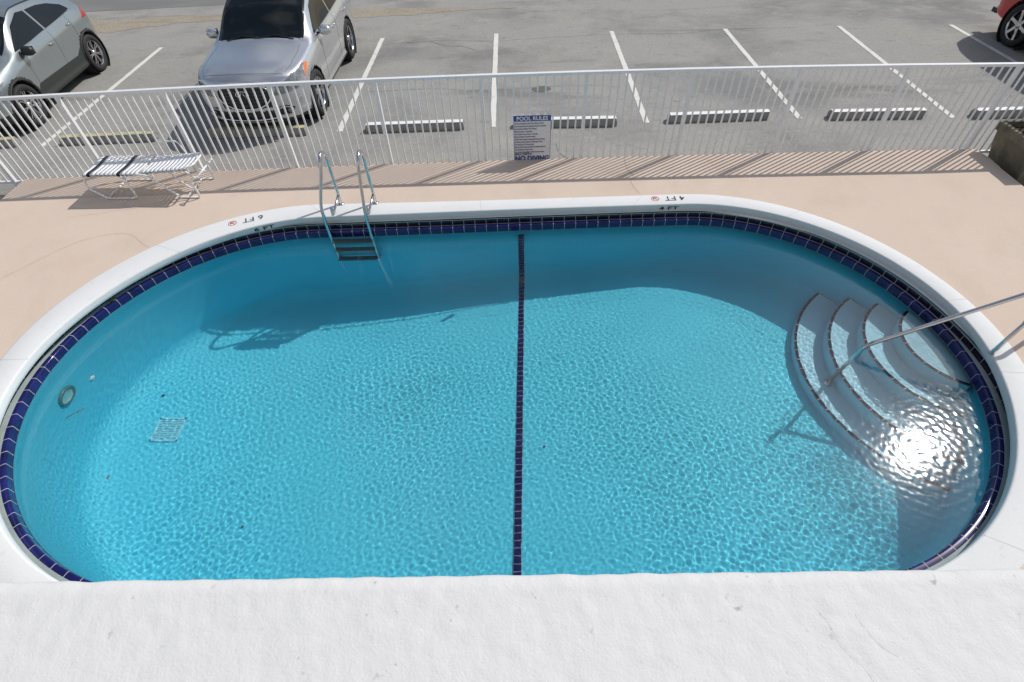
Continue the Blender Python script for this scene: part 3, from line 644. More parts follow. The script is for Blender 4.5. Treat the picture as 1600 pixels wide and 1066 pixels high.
# ------------------------------------------------------------------ planter and plant
def planter():
    t = empty('stone_planter', (7.75, 7.08, LZ), R(0), label='weathered square stone planter at the right-hand corner of the deck', cat='planter')
    m = mat('mossy stone', (.17, .15, .105), .95, var=.4, vscale=3.2, bump=1., bscale=35, bdist=.02, col2=(.26, .235, .175))
    b = MB(); hw, H_ = .47, .66; w2 = .55
    rings = [(hw-.10, .0), (hw-.02, .40), (hw, .52), (hw+.035, .535), (hw+.04, H_), (hw-.02, H_), (hw-.03, H_-.09)]
    n = 10; V = []; F = []; rr = random.Random(3)
    for r_, z in rings:
        for s_ in range(4):
            for k in range(n):
                u = -1+2*k/n; x, y = (u, -1) if s_ == 0 else (1, u) if s_ == 1 else (-u, 1) if s_ == 2 else (-1, -u)
                V.append((x*r_+rr.uniform(-.006, .006), y*r_*.85+rr.uniform(-.006, .006), z+rr.uniform(-.004, .004)))
    m_ = 4*n
    for i in range(len(rings)-1):
        for k in range(m_): F.append((i*m_+k, i*m_+(k+1) % m_, (i+1)*m_+(k+1) % m_, (i+1)*m_+k))
    b.add(V, F); b.build('tub', m, t)
    MB().box((0, 0, H_-.10), (2*hw-.06, (2*hw)*.85-.06, .03)).build('soil', mat('soil', (.05, .035, .025), 1, var=.4, vscale=20), t)
    p = empty('planter_shrub', (7.75, 7.08, LZ+H_-.08), label='small green leafy shrub growing in the stone planter', cat='plant')
    st = MB(); lf = MB(); lg = MB()
    for i in range(70):
        a = rr.uniform(0, 6.28); r0 = rr.uniform(0, .36); bx_, by_ = r0*math.cos(a), r0*math.sin(a)*.85; hh = rr.uniform(.06, .22); dx, dy = rr.uniform(-.10, .10), rr.uniform(-.10, .10)
        P = [Vector((bx_, by_, 0)), Vector((bx_+dx*.5, by_+dy*.5, hh*.6)), Vector((bx_+dx, by_+dy, hh))]; st.tube(P, .004, 5)
        for k in range(16):
            q = P[1].lerp(P[2], rr.uniform(-.8, 1)); d = Vector((rr.uniform(-1, 1), rr.uniform(-1, 1), rr.uniform(-.1, .8))).normalized(); s_ = d.cross(Vector((0, 0, 1))).normalized()
            l_ = rr.uniform(.03, .065); w = l_*.28; mb = lf if rr.random() < .65 else lg
            mb.add([q, q+d*l_*.5+s_*w, q+d*l_, q+d*l_*.5-s_*w], [(0, 1, 2, 3)])
    st.build('stem', mat('stem', (.10, .08, .04), .8), p); lf.build('leaves', mat('leaf', (.055, .11, .025), .5, var=.4, vscale=30), p); lg.build('young_leaves', mat('young leaf', (.13, .20, .04), .5, var=.3, vscale=30), p)
planter()
# pale conduit along the deck side
cd = MB().tube(fillet([(7.10, 7.45, -.02), (7.15, 7.2, -.02), (7.16, 6.93, -.03), (7.16, 6.88, -.22)], .03), .014, 8).build('conduit_pipe', mat('conduit', (.50, .46, .42), .5), label='thin pale pipe along the deck edge by the planter', cat='pipe')

# ------------------------------------------------------------------ things in the water
def sunk(x): return ZW-float(depth(x))
def leaf(name, x, y, z, s, a, col, lab, cat='leaf', grp=None):
    s *= .75
    rr = random.Random(int(abs(x*100))); n = 6; V = []; 
    for k in range(n+1): u = k/n; w = math.sin(math.pi*u)**.8*.32; V += [((u-.5)*s, -w*s, .002+.05*s*math.sin(3*u)), ((u-.5)*s, w*s, .004+.04*s*math.cos(4*u))]
    o = MB().add(V, [(2*k, 2*k+2, 2*k+3, 2*k+1) for k in range(n)]).build(name, mat('leaf '+lab[:8], col, .6), label=lab, cat=cat, group=grp); o.location = (x, y, z); o.rotation_euler = (.1, .1, a); o.cycles.is_caustics_receiver = True; return o
leaf('sunken_leaf', -4.15, 5.5, sunk(-4.15)+.01, .085, .4, (.13, .045, .02), 'brown leaf on the pool floor just clear of the coping shadow')
leaf('sunken_leaf', -4.88, 4.32, sunk(-4.88)+.02, .06, 1.0, (.16, .03, .02), 'small reddish leaf on the pool floor near the left wall')
leaf('sunken_leaf', -4.70, 4.14, sunk(-4.70)+.02, .06, .3, (.03, .025, .02), 'small dark leaf on the pool floor beside the reddish one')
leaf('sunken_leaf', -4.86, 2.98, sunk(-4.86)+.03, .06, 2., (.30, .17, .06), 'tan leaf on the pool floor low down at the left end')
leaf('sunken_leaf', -3.10, 2.38, sunk(-3.1)+.01, .05, .9, (.02, .02, .02), 'tiny black leaf alone on the floor left of the tile stripe')
leaf('sunken_leaf', .28, 3.13, sunk(.28)+.01, .04, .5, (.02, .02, .02), 'tiny black leaf on the floor just right of the tile stripe')
leaf('green_leaf', -4.955, 4.725, ZL+.008, .13, .9, (.16, .20, .03), 'yellow-green leaf lying on the tile ledge at the left')
tw = MB(); tw.tube([(-4.64, 3.04, ZW+.002), (-4.60, 3.08, ZW+.006), (-4.56, 3.11, ZW+.004), (-4.50, 3.16, ZW+.008)], .0035, 6); tw.tube([(-4.57, 3.10, ZW+.004), (-4.55, 3.14, ZW+.006)], .002, 5)
tw.build('floating_twig', mat('twig', (.12, .07, .04), .8), label='thin brown twig floating near the round pool light', cat='twig')

# ------------------------------------------------------------------ balcony parapet the camera looks over
def balcony():
    t = empty('balcony', (0, -.6, 2.5), label='white stucco balcony parapet along the bottom edge of the view', cat='balcony')
    def put(o): o.parent = t; o.matrix_parent_inverse = Matrix.Translation((0, .6, -2.5)); return o
    m = bpy.data.materials.new('white stucco'); m.use_nodes = True; n, l, b = nodes_of(m); b.inputs['Base Color'].default_value = (.69, .69, .69, 1); b.inputs['Roughness'].default_value = .75; b.inputs['Specular IOR Level'].default_value = .3
    tcn = n.new('ShaderNodeTexCoord'); hgt = None
    for sc_, k, dt in ((38, .8, 3), (120, .8, 4), (330, .5, 3), (900, .3, 2)):
        x = n.new('ShaderNodeTexNoise'); x.inputs['Scale'].default_value = sc_; x.inputs['Detail'].default_value = dt; l.new(tcn.outputs['Object'], x.inputs['Vector'])
        mm = n.new('ShaderNodeMath'); mm.operation = 'MULTIPLY_ADD'; mm.inputs[1].default_value = k; l.new(x.outputs['Fac'], mm.inputs[0])
        if hgt: l.new(hgt, mm.inputs[2])
        else: mm.inputs[2].default_value = 0
        hgt = mm.outputs[0]
    bp = n.new('ShaderNodeBump'); bp.inputs['Strength'].default_value = .38; bp.inputs['Distance'].default_value = .0020; l.new(hgt, bp.inputs['Height']); l.new(bp.outputs['Normal'], b.inputs['Normal'])
    # stains: faint grey pits and hair cracks
    v = n.new('ShaderNodeTexNoise'); v.inputs['Scale'].default_value = 75; v.inputs['Detail'].default_value = 2; l.new(tcn.outputs['Object'], v.inputs['Vector'])
    r = n.new('ShaderNodeValToRGB'); r.color_ramp.elements[0].position = .20; r.color_ramp.elements[1].position = .30; r.color_ramp.elements[0].color = (.42, .41, .40, 1); r.color_ramp.elements[1].color = (.66, .66, .66, 1)
    l.new(v.outputs['Fac'], r.inputs['Fac']); l.new(r.outputs['Color'], b.inputs['Base Color'])
    # top surface: fine grid, lumpy, rounded outer arris
    X = np.concatenate([np.linspace(-4.5, -.82, 40), np.linspace(-.8, .8, 500), np.linspace(.82, 4.5, 40)]); rs_ = np.random.RandomState(11)
    prof = [(-.13, 3.35), (-.13, 3.485), (-.12, 3.497)]+[(y, 3.5) for y in np.linspace(-.10, .178, 90)]+[(.186, 3.4985), (.191, 3.495), (.1935, 3.489), (.195, 3.48), (.195, 3.45), (.195, 3.40), (.195, 2.40)]
    S_ = np.array(prof); V = np.zeros((len(S_), len(X), 3)); V[..., 0] = X[None]; V[..., 1] = S_[:, 0][:, None]; V[..., 2] = S_[:, 1][:, None]
    def ns(a, b_, fr, sd):
        r_ = np.random.RandomState(sd); o = np.zeros(np.broadcast(a, b_).shape)
        for _ in range(26): th = r_.uniform(0, 6.28); k = fr*r_.uniform(.6, 1.6); o += np.cos(k*(a*np.cos(th)+b_*np.sin(th))+r_.uniform(0, 6.28))
        return o/26**.5
    A, B_ = V[..., 0], V[..., 1]+V[..., 2]*.7
    msk = np.clip((V[..., 2]-3.40)/.05, 0, 1)
    V[..., 2] += msk*(.00022*ns(A, B_, 70, 1)+.00022*ns(A, B_, 200, 2)+.0003*ns(A, B_, 9, 3)); V[..., 1] += msk*(.0005*ns(A, B_*0+V[..., 2], 110, 4)+.0006*ns(A, B_*0, 11, 5))
    V[..., 1] += (V[..., 1] > .1)*(.004-.008*V[..., 0])
    nr, nc = V.shape[:2]; j, i = np.meshgrid(np.arange(nr-1), np.arange(nc-1), indexing='ij'); q = np.stack([j*nc+i, j*nc+i+1, (j+1)*nc+i+1, (j+1)*nc+i], -1).reshape(-1, 4)
    put(np_mesh('parapet', V.reshape(-1, 3), q, m, None, True))
    rc = random.Random(9); cb = MB(); mc = mat('stucco crack', (.50, .50, .49), .9)
    for P_ in ([(.300, .165), (.312, .145), (.318, .12), (.332, .10), (.345, .07)], [(.345, .15), (.352, .125), (.37, .11)]):
        q = [Vector((x+rc.uniform(-.0008, .0008), y+rc.uniform(-.0008, .0008), 3.5012)) for x, y in [tuple(v)[:2] for v in bez([(x, y, 0) for x, y in P_], 6)]]; V_ = []
        for i_, p in enumerate(q):
            t_ = (q[min(i_+1, len(q)-1)]-q[max(i_-1, 0)]).normalized(); s_ = Vector((-t_.y, t_.x, 0))*.0002*rc.uniform(.3, 1.2); V_ += [p-s_, p+s_]
        put(MB().add(V_, [(2*i_, 2*i_+2, 2*i_+3, 2*i_+1) for i_ in range(len(q)-1)]).build('hairline_crack', mc))
    put(MB().box((0, -.61, 2.50), (9, 1.58, .18)).build('slab', m)); put(MB().box((0, -.12, 2.95), (9, .02, .82)).build('inner_face', m))
    w = MB().box((0, -1.55, 3.2), (24, .3, 6.4)).build('building_wall', m, kind='structure', label='white stucco wall of the building behind the balcony')
balcony()

# ------------------------------------------------------------------ cars
def pchip(xs, ys, x):
    xs = np.array(xs, float); ys = np.array(ys, float); h = np.diff(xs); d = np.diff(ys)/h; m = np.zeros(len(xs)); m[0], m[-1] = d[0], d[-1]
    for i in range(1, len(xs)-1):
        if d[i-1]*d[i] > 0: w1 = 2*h[i]+h[i-1]; w2 = h[i]+2*h[i-1]; m[i] = (w1+w2)/(w1/d[i-1]+w2/d[i])
    k = np.clip(np.searchsorted(xs, x)-1, 0, len(h)-1); t = (x-xs[k])/h[k]
    return (2*t**3-3*t**2+1)*ys[k]+(t**3-2*t**2+t)*h[k]*m[k]+(-2*t**3+3*t**2)*ys[k+1]+(t**3-t**2)*h[k]*m[k+1]
def inpoly(px, py, poly):
    c = np.zeros(px.shape, bool); n = len(poly)
    for i in range(n):
        x1, y1 = poly[i]; x2, y2 = poly[(i+1) % n]
        if y1 == y2: continue
        c ^= ((y1 > py) != (y2 > py)) & (px < (x2-x1)*(py-y1)/(y2-y1)+x1)
    return c
class CarBody:
    def __init__(s, st, sweep=.28, swl=1.2, rsweep=.18, vs_=8, du=.024):
        s.L = st[-1][0]; S = [a for a, _ in st]; s.tab = st; s.sw, s.swl, s.rsw = sweep, swl, rsweep
        n = len(st[0][1]); U = np.arange(0, s.L+1e-6, du); U = np.unique(np.r_[U, s.L]); cap = 16
        C = np.zeros((len(U), n, 2))
        for k in range(n):
            for c in (0, 1): C[:, k, c] = pchip(S, [p[1][k][c] for p in st], U)
        # front and rear caps shrink to a point
        def capr(R0, m):
            c0 = np.array([0., (R0[0, 1]+R0[-1, 1])/2]); return np.array([c0+(R0-c0)*t for t in m])
        t = np.linspace(0.02, 1, cap, endpoint=False)
        Cf = capr(C[0], t); Cr = capr(C[-1], t[::-1]); bf = (1-t**3)*0.; 
        Uf = np.full(cap, -.0)-.035*(1-t**4); Ur = np.full(cap, s.L)+.03*(1-t[::-1]**4)
        C = np.concatenate([Cf, C, Cr]); U = np.r_[Uf, U, Ur]
        # Catmull-Rom across the section
        V = np.linspace(0, n-1, (n-1)*vs_+1); P = np.zeros((len(U), len(V), 2)); E = np.concatenate([C[:, 1:2]*[[-1, 1]]*0+2*C[:, :1]-C[:, 1:2], C, np.stack([-C[:, -2, 0], C[:, -2, 1]], -1)[:, None]], 1)
        for j, v in enumerate(V):
            i = min(int(v), n-2); q = v-i; a, b, c, d = E[:, i], E[:, i+1], E[:, i+2], E[:, i+3]; T = .42
            m1, m2 = T*(c-a), T*(d-b)
            P[:, j] = (2*q**3-3*q**2+1)*b+(q**3-2*q**2+q)*m1+(-2*q**3+3*q**2)*c+(q**3-q**2)*m2
        s.U, s.V = U, V; X, Z = P[..., 0], P[..., 1]; X = np.maximum(X, 0); Uu = np.repeat(U[:, None], len(V), 1)
        f = np.clip(1-Uu/swl, 0, 1)**1.6; g = np.clip(1-(s.L-Uu)/1.0, 0, 1)**1.6
        Y = Uu+sweep*f*(X/.95)**2.4-rsweep*g*(X/.95)**2.4
        s.X, s.Y, s.Z, s.Uu = X, Y, Z, Uu; s.Vv = np.repeat(V[None], len(U), 0)
    def fc(s, A): return (A[:-1, :-1]+A[1:, :-1]+A[:-1, 1:]+A[1:, 1:])/4
    def point(s, u, v, side=1):
        i = np.abs(s.U-u).argmin(); j = np.abs(s.V-v).argmin(); a = lambda i, j: Vector((side*s.X[i, j], s.Y[i, j], s.Z[i, j]))
        i2 = min(i+1, len(s.U)-1); j2 = min(j+1, len(s.V)-1); p = a(i, j); t1 = a(i2, j)-a(max(i-1, 0), j); t2 = a(i, j2)-a(i, max(j-1, 0)); n = t1.cross(t2); n = n.normalized() if n.length > 0 else Vector((side, 0, 0))
        if n.x*side < 0 or (abs(n.x) < .2 and n.z < 0 and v > 4): n = -n
        return p, n
    def part(s, mask, name, m, parent, off=0., sides=(-1, 1), snap=None):
        i, j = np.where(mask)
        if not len(i): return None
        Vs, Fs = [], []; nc = len(s.V); b = 0
        # surface normals for the offset
        du = np.stack(np.gradient(np.stack([s.X, s.Y, s.Z], -1), axis=(0, 1))[0:1], 0)[0]; dv = np.gradient(np.stack([s.X, s.Y, s.Z], -1), axis=1); nn = np.cross(dv, du); ln = np.linalg.norm(nn, axis=-1, keepdims=True); nn = nn/np.maximum(ln, 1e-9)
        P = np.stack([s.X, s.Y, s.Z], -1)-nn*off*s.nsign
        if snap is not None:        # pull the ragged rim of the patch onto the outline drawn in side view
            cnt = np.zeros(s.X.shape, int)
            for a in (0, 1):
                for b_ in (0, 1): np.add.at(cnt, (i+a, j+b_), 1)
            bi, bj = np.where((cnt > 0) & (cnt < 4)); A = np.array(snap, float); Bn = np.roll(A, -1, 0); d = Bn-A
            gz = np.gradient(s.Z, axis=1); gx = np.gradient(s.X, axis=1)
            for u, v in zip(bi, bj):
                q = np.array([s.Y[u, v], s.Z[u, v]]); t = np.clip(((q-A)*d).sum(1)/np.maximum((d*d).sum(1), 1e-9), 0, 1); c = A+d*t[:, None]; r = np.hypot(*(c-q).T); k = r.argmin()
                if r[k] < .045:
                    dz = c[k][1]-q[1]; sl = gx[u, v]/gz[u, v] if abs(gz[u, v]) > 1e-4 else 0; P[u, v] += [np.clip(sl*dz, -.03, .03), c[k][0]-q[0], dz]
        for sd in sides:
            q = np.stack([i*nc+j, i*nc+j+1, (i+1)*nc+j+1, (i+1)*nc+j], 1); u = np.unique(q); idx = np.full(P.shape[0]*nc, -1); idx[u] = np.arange(len(u))
            pv = P.reshape(-1, 3)[u]*[sd, 1, 1]; q = idx[q]+b; q = q if sd > 0 else q[:, ::-1]; Vs.append(pv); Fs.append(q); b += len(u)
        return np_mesh(name, np.vstack(Vs), np.vstack(Fs)[:, ::1 if s.nsign < 0 else -1], m, parent, True)
    nsign = 1

def make_wheel(parent, x, y, r, w, side, spokes, m_rim, m_tyre, twin=True, wide=.020):
    t = bpy.data.objects.new('wheel', None); link(t); t.parent = parent; t.location = (x, y, r)
    Mx = Matrix.Rotation(R(90)*side, 4, 'Y')
    b = MB(); prof = [(r*.66, -w/2), (r*.93, -w/2+.005), (r, -w/2+.035), (r, w/2-.03), (r*.975, w/2-.006), (r*.90, w/2+.006), (r*.78, w/2+.006), (r*.715, w/2-.006), (r*.70, w/2-.03), (r*.66, -w/2)]
    b.lathe(prof, 48, Mx); o = b.build('tyre', m_tyre, t)
    b = MB(); b.lathe([(r*.70, w/2-.006), (r*.715, w/2-.012), (r*.68, w/2-.02), (r*.655, w/2-.06), (r*.65, -w/2)], 48, Mx); b.lathe([(0, w/2-.012), (r*.10, w/2-.014), (r*.17, w/2-.03), (r*.19, w/2-.07)], 24, Mx)
    for k in range(spokes):
        a0 = 2*math.pi*k/spokes+.3
        for da in ((-.13, .13) if twin else (0,)):
            a = a0+da; ai = a0+da*.5; w0 = wide; V = []
            for rr, aa, zz, ww in ((r*.12, ai, w/2-.028, w0*1.25), (r*.42, (a+ai)/2, w/2-.034, w0), (r*.68, a, w/2-.022, w0*1.1)):
                c, s_ = math.cos(aa), math.sin(aa)
                for q, dz in ((-ww/2, 0), (ww/2, 0), (ww/2, -.03), (-ww/2, -.03)): V.append(Mx @ Vector((rr*c-q*s_, rr*s_+q*c, zz+dz)))
            F = [(4*i+j, 4*i+(j+1) % 4, 4*i+4+(j+1) % 4, 4*i+4+j) for i in range(2) for j in range(4)]; b.add(V, F)
    b.build('rim', m_rim, t)
    b = MB(); b.lathe([(0, w/2-.075), (r*.60, w/2-.08), (r*.60, w/2-.10)], 32, Mx); b.build('brake_disc', mat('brake disc', (.05, .05, .05), .6, metal=.6), t)
    return t
M_glass = mat('tinted glass', (.006, .009, .010), .03, spec=.45)
M_tyre = mat('tyre rubber', (.018, .018, .019), .75, var=.3, vscale=12)
M_alloy = mat('alloy', (.60, .60, .61), .22, metal=1.)
M_alloyd = mat('machined alloy', (.50, .50, .52), .2, metal=1.)
M_chrome = mat('chrome', (.75, .75, .76), .08, metal=1.)
M_trim = mat('dark trim', (.028, .032, .030), .65)
M_seam = mat('panel gap', (.012, .012, .012), .8)
M_lens = mat('headlamp lens', (.20, .21, .23), .06, spec=.8, coat=.6, var=.6, vscale=18)
M_amber = mat('amber reflector', (.75, .16, .02), .25)
M_tail = mat('tail lamp', (.42, .012, .015), .12, coat=.5)
M_well = mat('wheel well', (.012, .012, .013), .95)

def paint(name, col, rough, metal, flake=.04):
    m = mat(name, col, rough, metal=metal, coat=.7, var=.05, vscale=2); return m

def build_car(name, label, cat, nose, rz, st, body_m, r, wx, ax, glass_polys, ws, opts, wheel_kw):
    """ax: axle distances from the nose; ws: (s0,s1) windshield; glass_polys: side windows in (s,z)"""
    t = empty(name, (nose[0], nose[1], LZ+.003), rz, label=label, cat=cat, group=None)
    B = CarBody(st, opts.get('sweep', .28), opts.get('swl', 1.2)); 
    # orientation: want outward faces
    p, n_ = B.point(B.L*.5, 3); B.nsign = 1
    X, Y, Z, U, V = (B.fc(a) for a in (B.X, B.Y, B.Z, B.Uu, B.Vv))
    arch = np.zeros(X.shape, bool)
    for a in ax: arch |= (np.hypot(Y-a, Z-r) < r+opts.get('archgap', .055)) & (V < 4.5) & (X > wx-.34)
    bottom = (V < 1) & ~((Y < .3) | (Y > B.L-.3)) & arch
    glass = []
    for poly in glass_polys: glass.append(inpoly(Y, Z, poly) & (V > 4.9) & (V < 6.35) & ~arch)
    wsh = (V > 6.0+opts.get('wsv', .12)) & (U > ws[0]+.04*(X/.7)**2) & (U < ws[1]-.0)
    rw = (V > 6.3) & (U > ws[2]) & (U < ws[3])
    allm = np.zeros(X.shape, bool)
    def take(mask): 
        nonlocal allm
        mask = mask & ~allm & ~arch; allm |= mask; return mask
    def P(mask, nm, m, off=.0, split=True, snap=None):
        mask = take(mask) if snap is None else mask & ~arch
        if split: return [B.part(mask, nm, m, t, off, sides=(sd,), snap=snap) for sd in (-1, 1)]
        return [B.part(mask, nm, m, t, off)]
    for g, pl in zip(glass, glass_polys): P(g, 'side_window', M_glass, .006, snap=pl)
    for nm, pl, m_, vmax in opts.get('snapped', []): P(inpoly(Y, Z, pl) & (V < vmax) & (V > .9) & (X > .5), nm, m_, .006, snap=pl)
    P(wsh, 'windshield', M_glass, -.003, False); P(rw, 'rear_window', M_glass, -.003, False)
    for nm, fn, m, off, sp in opts['masks']: P(fn(X, Y, Z, U, V), nm, m, off, sp)
    body = B.part(~allm & ~arch, 'body', body_m, t); t['_b'] = 1; del t['_b']
    # wheel wells, arch lips
    for a in ax:
        for sd in (-1, 1): w = MB().lathe([(r+.075, .30), (r+.075, -.02), (r*.3, -.03)], 32, Matrix.Translation((sd*(wx-.30), a, r)) @ Matrix.Rotation(R(90)*sd, 4, 'Y')); w.build('wheel_well', M_well, t)
    if opts.get('lip'):
        for a in ax:
            for sd in (-1, 1):
                b = MB(); q = []
                for k in range(25):
                    th = R(-12)+R(204)*k/24; yy, zz = a+(r+.075)*math.cos(th), r+(r+.075)*math.sin(th); sel = np.argmin(np.hypot(B.Y-yy, B.Z-zz)+(B.V[None] > 4.8)*9+(B.X < .5)*9); i, j = np.unravel_index(sel, B.X.shape); q.append((sd*(B.X[i, j]+.006), yy, zz))
                b.tube(q, opts['lip'], 8); b.build('arch_trim', M_trim if opts.get('lipdark', True) else body_m, t)
    for a in ax:
        for sd in (-1, 1): make_wheel(t, sd*(wx-.115), a, r, .235, sd, m_tyre=M_tyre, **wheel_kw)
    # underbody so no light passes
    MB().box((0, B.L/2, .30), (1.3, B.L-.6, .12)).build('underbody', M_well, t)
    def ribbon(pts, w_, nm, m, sides=(-1, 1), off=.002):
        for sd in sides:
            b = MB(); q = [B.point(u, v, sd) for u, v in pts]; q = [(p+n*off) for p, n in q]; b.tube(q, w_, 6); b.build(nm, m, t)
    opts['extra'](t, B, ribbon)
    return t

def mirror_part(t, x, y, z, sd, m_shell, big=1.):
    b = MB(); n = 14; V = []
    for i, (u, sc_) in enumerate([(-.06, .2), (-.05, .75), (-.01, 1.0), (.04, .98), (.065, .86)]):
        for k in range(n):
            a = 2*math.pi*k/n; cx, cz_ = math.copysign(abs(math.cos(a))**.75, math.cos(a)), math.copysign(abs(math.sin(a))**.75, math.sin(a)); V.append(((x+sd*(.115*big)+cx*.115*big*sc_), y+u*big, z+cz_*.082*big*sc_))
    b.add(V, [tuple(range(n-1, -1, -1)), tuple(range(4*n, 5*n))]+[(i*n+k, i*n+(k+1) % n, (i+1)*n+(k+1) % n, (i+1)*n+k) for i in range(4) for k in range(n)], True)
    o = b.build('mirror', m_shell, t)
    g = MB().box((x+sd*.115*big, y+.068*big, z), (.19*big, .004, .13*big)).build('mirror_glass', M_glass, o)
    MB().tube([(x-sd*.05, y+.01, z-.05), (x+sd*.05, y+.01, z-.035)], .022, 8).build('mirror_stalk', M_trim, o)
def handles(t, B, spots, m, up=0.):
    for u, v in spots:
        for sd in (-1, 1):
            p, n_ = B.point(u, v, sd); b = MB(); q = [(p.x+sd*.004, p.y-.085, p.z), (p.x+sd*.032, p.y-.06, p.z+.004), (p.x+sd*.034, p.y+.06, p.z+.006), (p.x+sd*.004, p.y+.085, p.z+.004)]; b.tube(fillet(q, .03, 3), .012, 8, sy=1.5); b.build('door_handle', m, t)

# --- silver SUV
st2 = [(0.0, [(0, .27), (.50, .27), (.68, .36), (.76, .54), (.75, .72), (.68, .84), (.58, .90), (.46, .935), (.23, .955), (0, .96)]),
       (.10, [(0, .22), (.64, .22), (.82, .34), (.88, .56), (.87, .77), (.79, .91), (.68, .965), (.53, 1.0), (.27, 1.02), (0, 1.03)]),
       (.45, [(0, .21), (.82, .21), (.945, .34), (.965, .60), (.945, .83), (.87, .98), (.77, 1.025), (.60, 1.065), (.30, 1.095), (0, 1.10)]),
       (.95, [(0, .21), (.88, .21), (.965, .34), (.985, .62), (.965, .87), (.90, 1.02), (.80, 1.07), (.61, 1.10), (.30, 1.13), (0, 1.14)]),
       (1.32, [(0, .21), (.88, .21), (.96, .36), (.98, .64), (.97, .90), (.905, 1.06), (.80, 1.11), (.64, 1.14), (.33, 1.165), (0, 1.175)]),
       (1.50, [(0, .21), (.88, .21), (.955, .36), (.975, .65), (.97, .92), (.905, 1.09), (.80, 1.17), (.69, 1.215), (.35, 1.25), (0, 1.26)]),
       (2.05, [(0, .21), (.88, .21), (.95, .36), (.97, .66), (.97, .94), (.905, 1.12), (.765, 1.47), (.68, 1.545), (.36, 1.59), (0, 1.60)]),
       (2.45, [(0, .21), (.88, .21), (.95, .36), (.97, .66), (.97, .95), (.905, 1.13), (.74, 1.59), (.645, 1.675), (.35, 1.72), (0, 1.73)]),
       (3.2, [(0, .21), (.88, .21), (.95, .36), (.97, .66), (.975, .96), (.905, 1.15), (.735, 1.61), (.635, 1.695), (.35, 1.74), (0, 1.75)]),
       (4.1, [(0, .22), (.88, .22), (.955, .38), (.975, .68), (.975, .98), (.90, 1.18), (.72, 1.585), (.62, 1.67), (.34, 1.715), (0, 1.725)]),
       (4.6, [(0, .26), (.86, .26), (.94, .40), (.96, .70), (.955, 1.0), (.88, 1.19), (.70, 1.50), (.60, 1.60), (.33, 1.645), (0, 1.655)]),
       (4.88, [(0, .32), (.80, .32), (.88, .44), (.92, .70), (.91, .96), (.85, 1.10), (.72, 1.20), (.60, 1.26), (.3, 1.29), (0, 1.30)]),
       (5.0, [(0, .38), (.66, .38), (.76, .48), (.80, .70), (.78, .88), (.70, .98), (.60, 1.04), (.48, 1.07), (.24, 1.09), (0, 1.10)])]
P_silver = paint('silver paint', (.62, .635, .66), .27, .78)
def ex2(t, B, ribbon):
    # grille bars, surround, emblem, lower intake trim
    fr = lambda x, z, o=.0: (x, -.045+.28*(abs(x)/.95)**2.4-o, z)
    b = MB()
    for k in range(6):
        z = .575+k*.055; w = .30+.11*math.sin((k+1)/6.5*2.2); b.tube([fr(-w+2*w*i/12, z+.02*(1-(i-6)**2/36), .006) for i in range(13)], .0055, 6)
    b.build('grille_bars', mat('grille bars', (.12, .12, .125), .3, metal=.8), t)
    q = []
    for i in range(40):
        a = 2*math.pi*i/40; cx, sz_ = math.cos(a), math.sin(a); x = .445*math.copysign(abs(cx)**.7, cx)*(1-.22*max(0, -sz_)+.05*max(0, sz_)); q.append(fr(x, .72+.20*math.copysign(abs(sz_)**.8, sz_), .010))
    MB().tube(q, .013, 8, closed=True).build('grille_surround', M_chrome, t)
    q = [fr(-.60+1.2*i/20, .365-.03*math.sin(math.pi*i/20), .022) for i in range(21)]; MB().tube(q, .012, 8).build('lower_trim', M_chrome, t)
    e = MB(); q = []
    for i in range(25):
        a = R(-62)+R(304)*i/24; q.append(fr(.105*math.cos(a), .775+.052*math.sin(a), .03))
    e.tube(q, .008, 8); e.tube([q[0], fr(.012, .805, .03)], .007, 8); e.tube([q[-1], fr(-.012, .805, .03)], .007, 8); e.build('emblem', M_chrome, t)
    for sd in (-1, 1):
        q = [fr(sd*(.60+.13*math.cos(a)), .44+.075*math.sin(a), .02) for a in np.linspace(0, 2*math.pi, 20, endpoint=False)]; MB().tube(q, .009, 6, closed=True).build('fog_light_ring', M_chrome, t)
        b = MB().lathe([(0, .02), (.035, .018), (.04, 0)], 16, Matrix.Translation(fr(sd*.66, .44, .0)) @ Matrix.Rotation(R(90), 4, 'X')); b.build('fog_light', M_lens, t)
        mirror_part(t, sd*.94, 1.86, 1.14, sd, P_silver)
    handles(t, B, [(2.75, 4.0), (3.78, 4.05)], M_chrome)
    ribbon([(u, 6.55) for u in np.linspace(2.55, 4.35, 24)], .014, 'roof_rail', M_chrome, off=.03)
    for u in (1.75, 2.98, 3.92):
        ribbon([(u-(.0 if u < 2 else 0), v) for v in np.linspace(1.6, 4.9, 22)], .0035, 'door_seam', M_seam, off=-.001)
    ribbon([(u, 1.35) for u in np.linspace(1.5, 3.35, 20)], .022, 'sill_trim', M_trim, off=-.008)
    ribbon([(u, 4.97) for u in np.linspace(1.72, 4.45, 30)], .008, 'belt_trim', M_chrome, off=.003)
    ribbon([(u, 6.1+.25*(u-.2)) for u in np.linspace(.16, 1.25, 20)], .003, 'hood_seam', M_seam, off=-.001)
    ribbon([(.13, v) for v in np.linspace(6.1, 9, 20)], .003, 'hood_edge', M_seam, off=.0)
    for sd, x0, x1 in ((1, .62, -.02), (1, -.02, -.60)):
        q = []
        for i in range(10):
            f = i/9; p, n_ = B.point(1.36+.05*math.sin(f*3.1), 9-abs(x0+(x1-x0)*f)/.64*2, 1 if x0+(x1-x0)*f > 0 else -1); q.append(Vector((x0+(x1-x0)*f, p.y-.0, p.z+.012)))
        MB().tube(q, .008, 6).build('wiper', M_black, t)
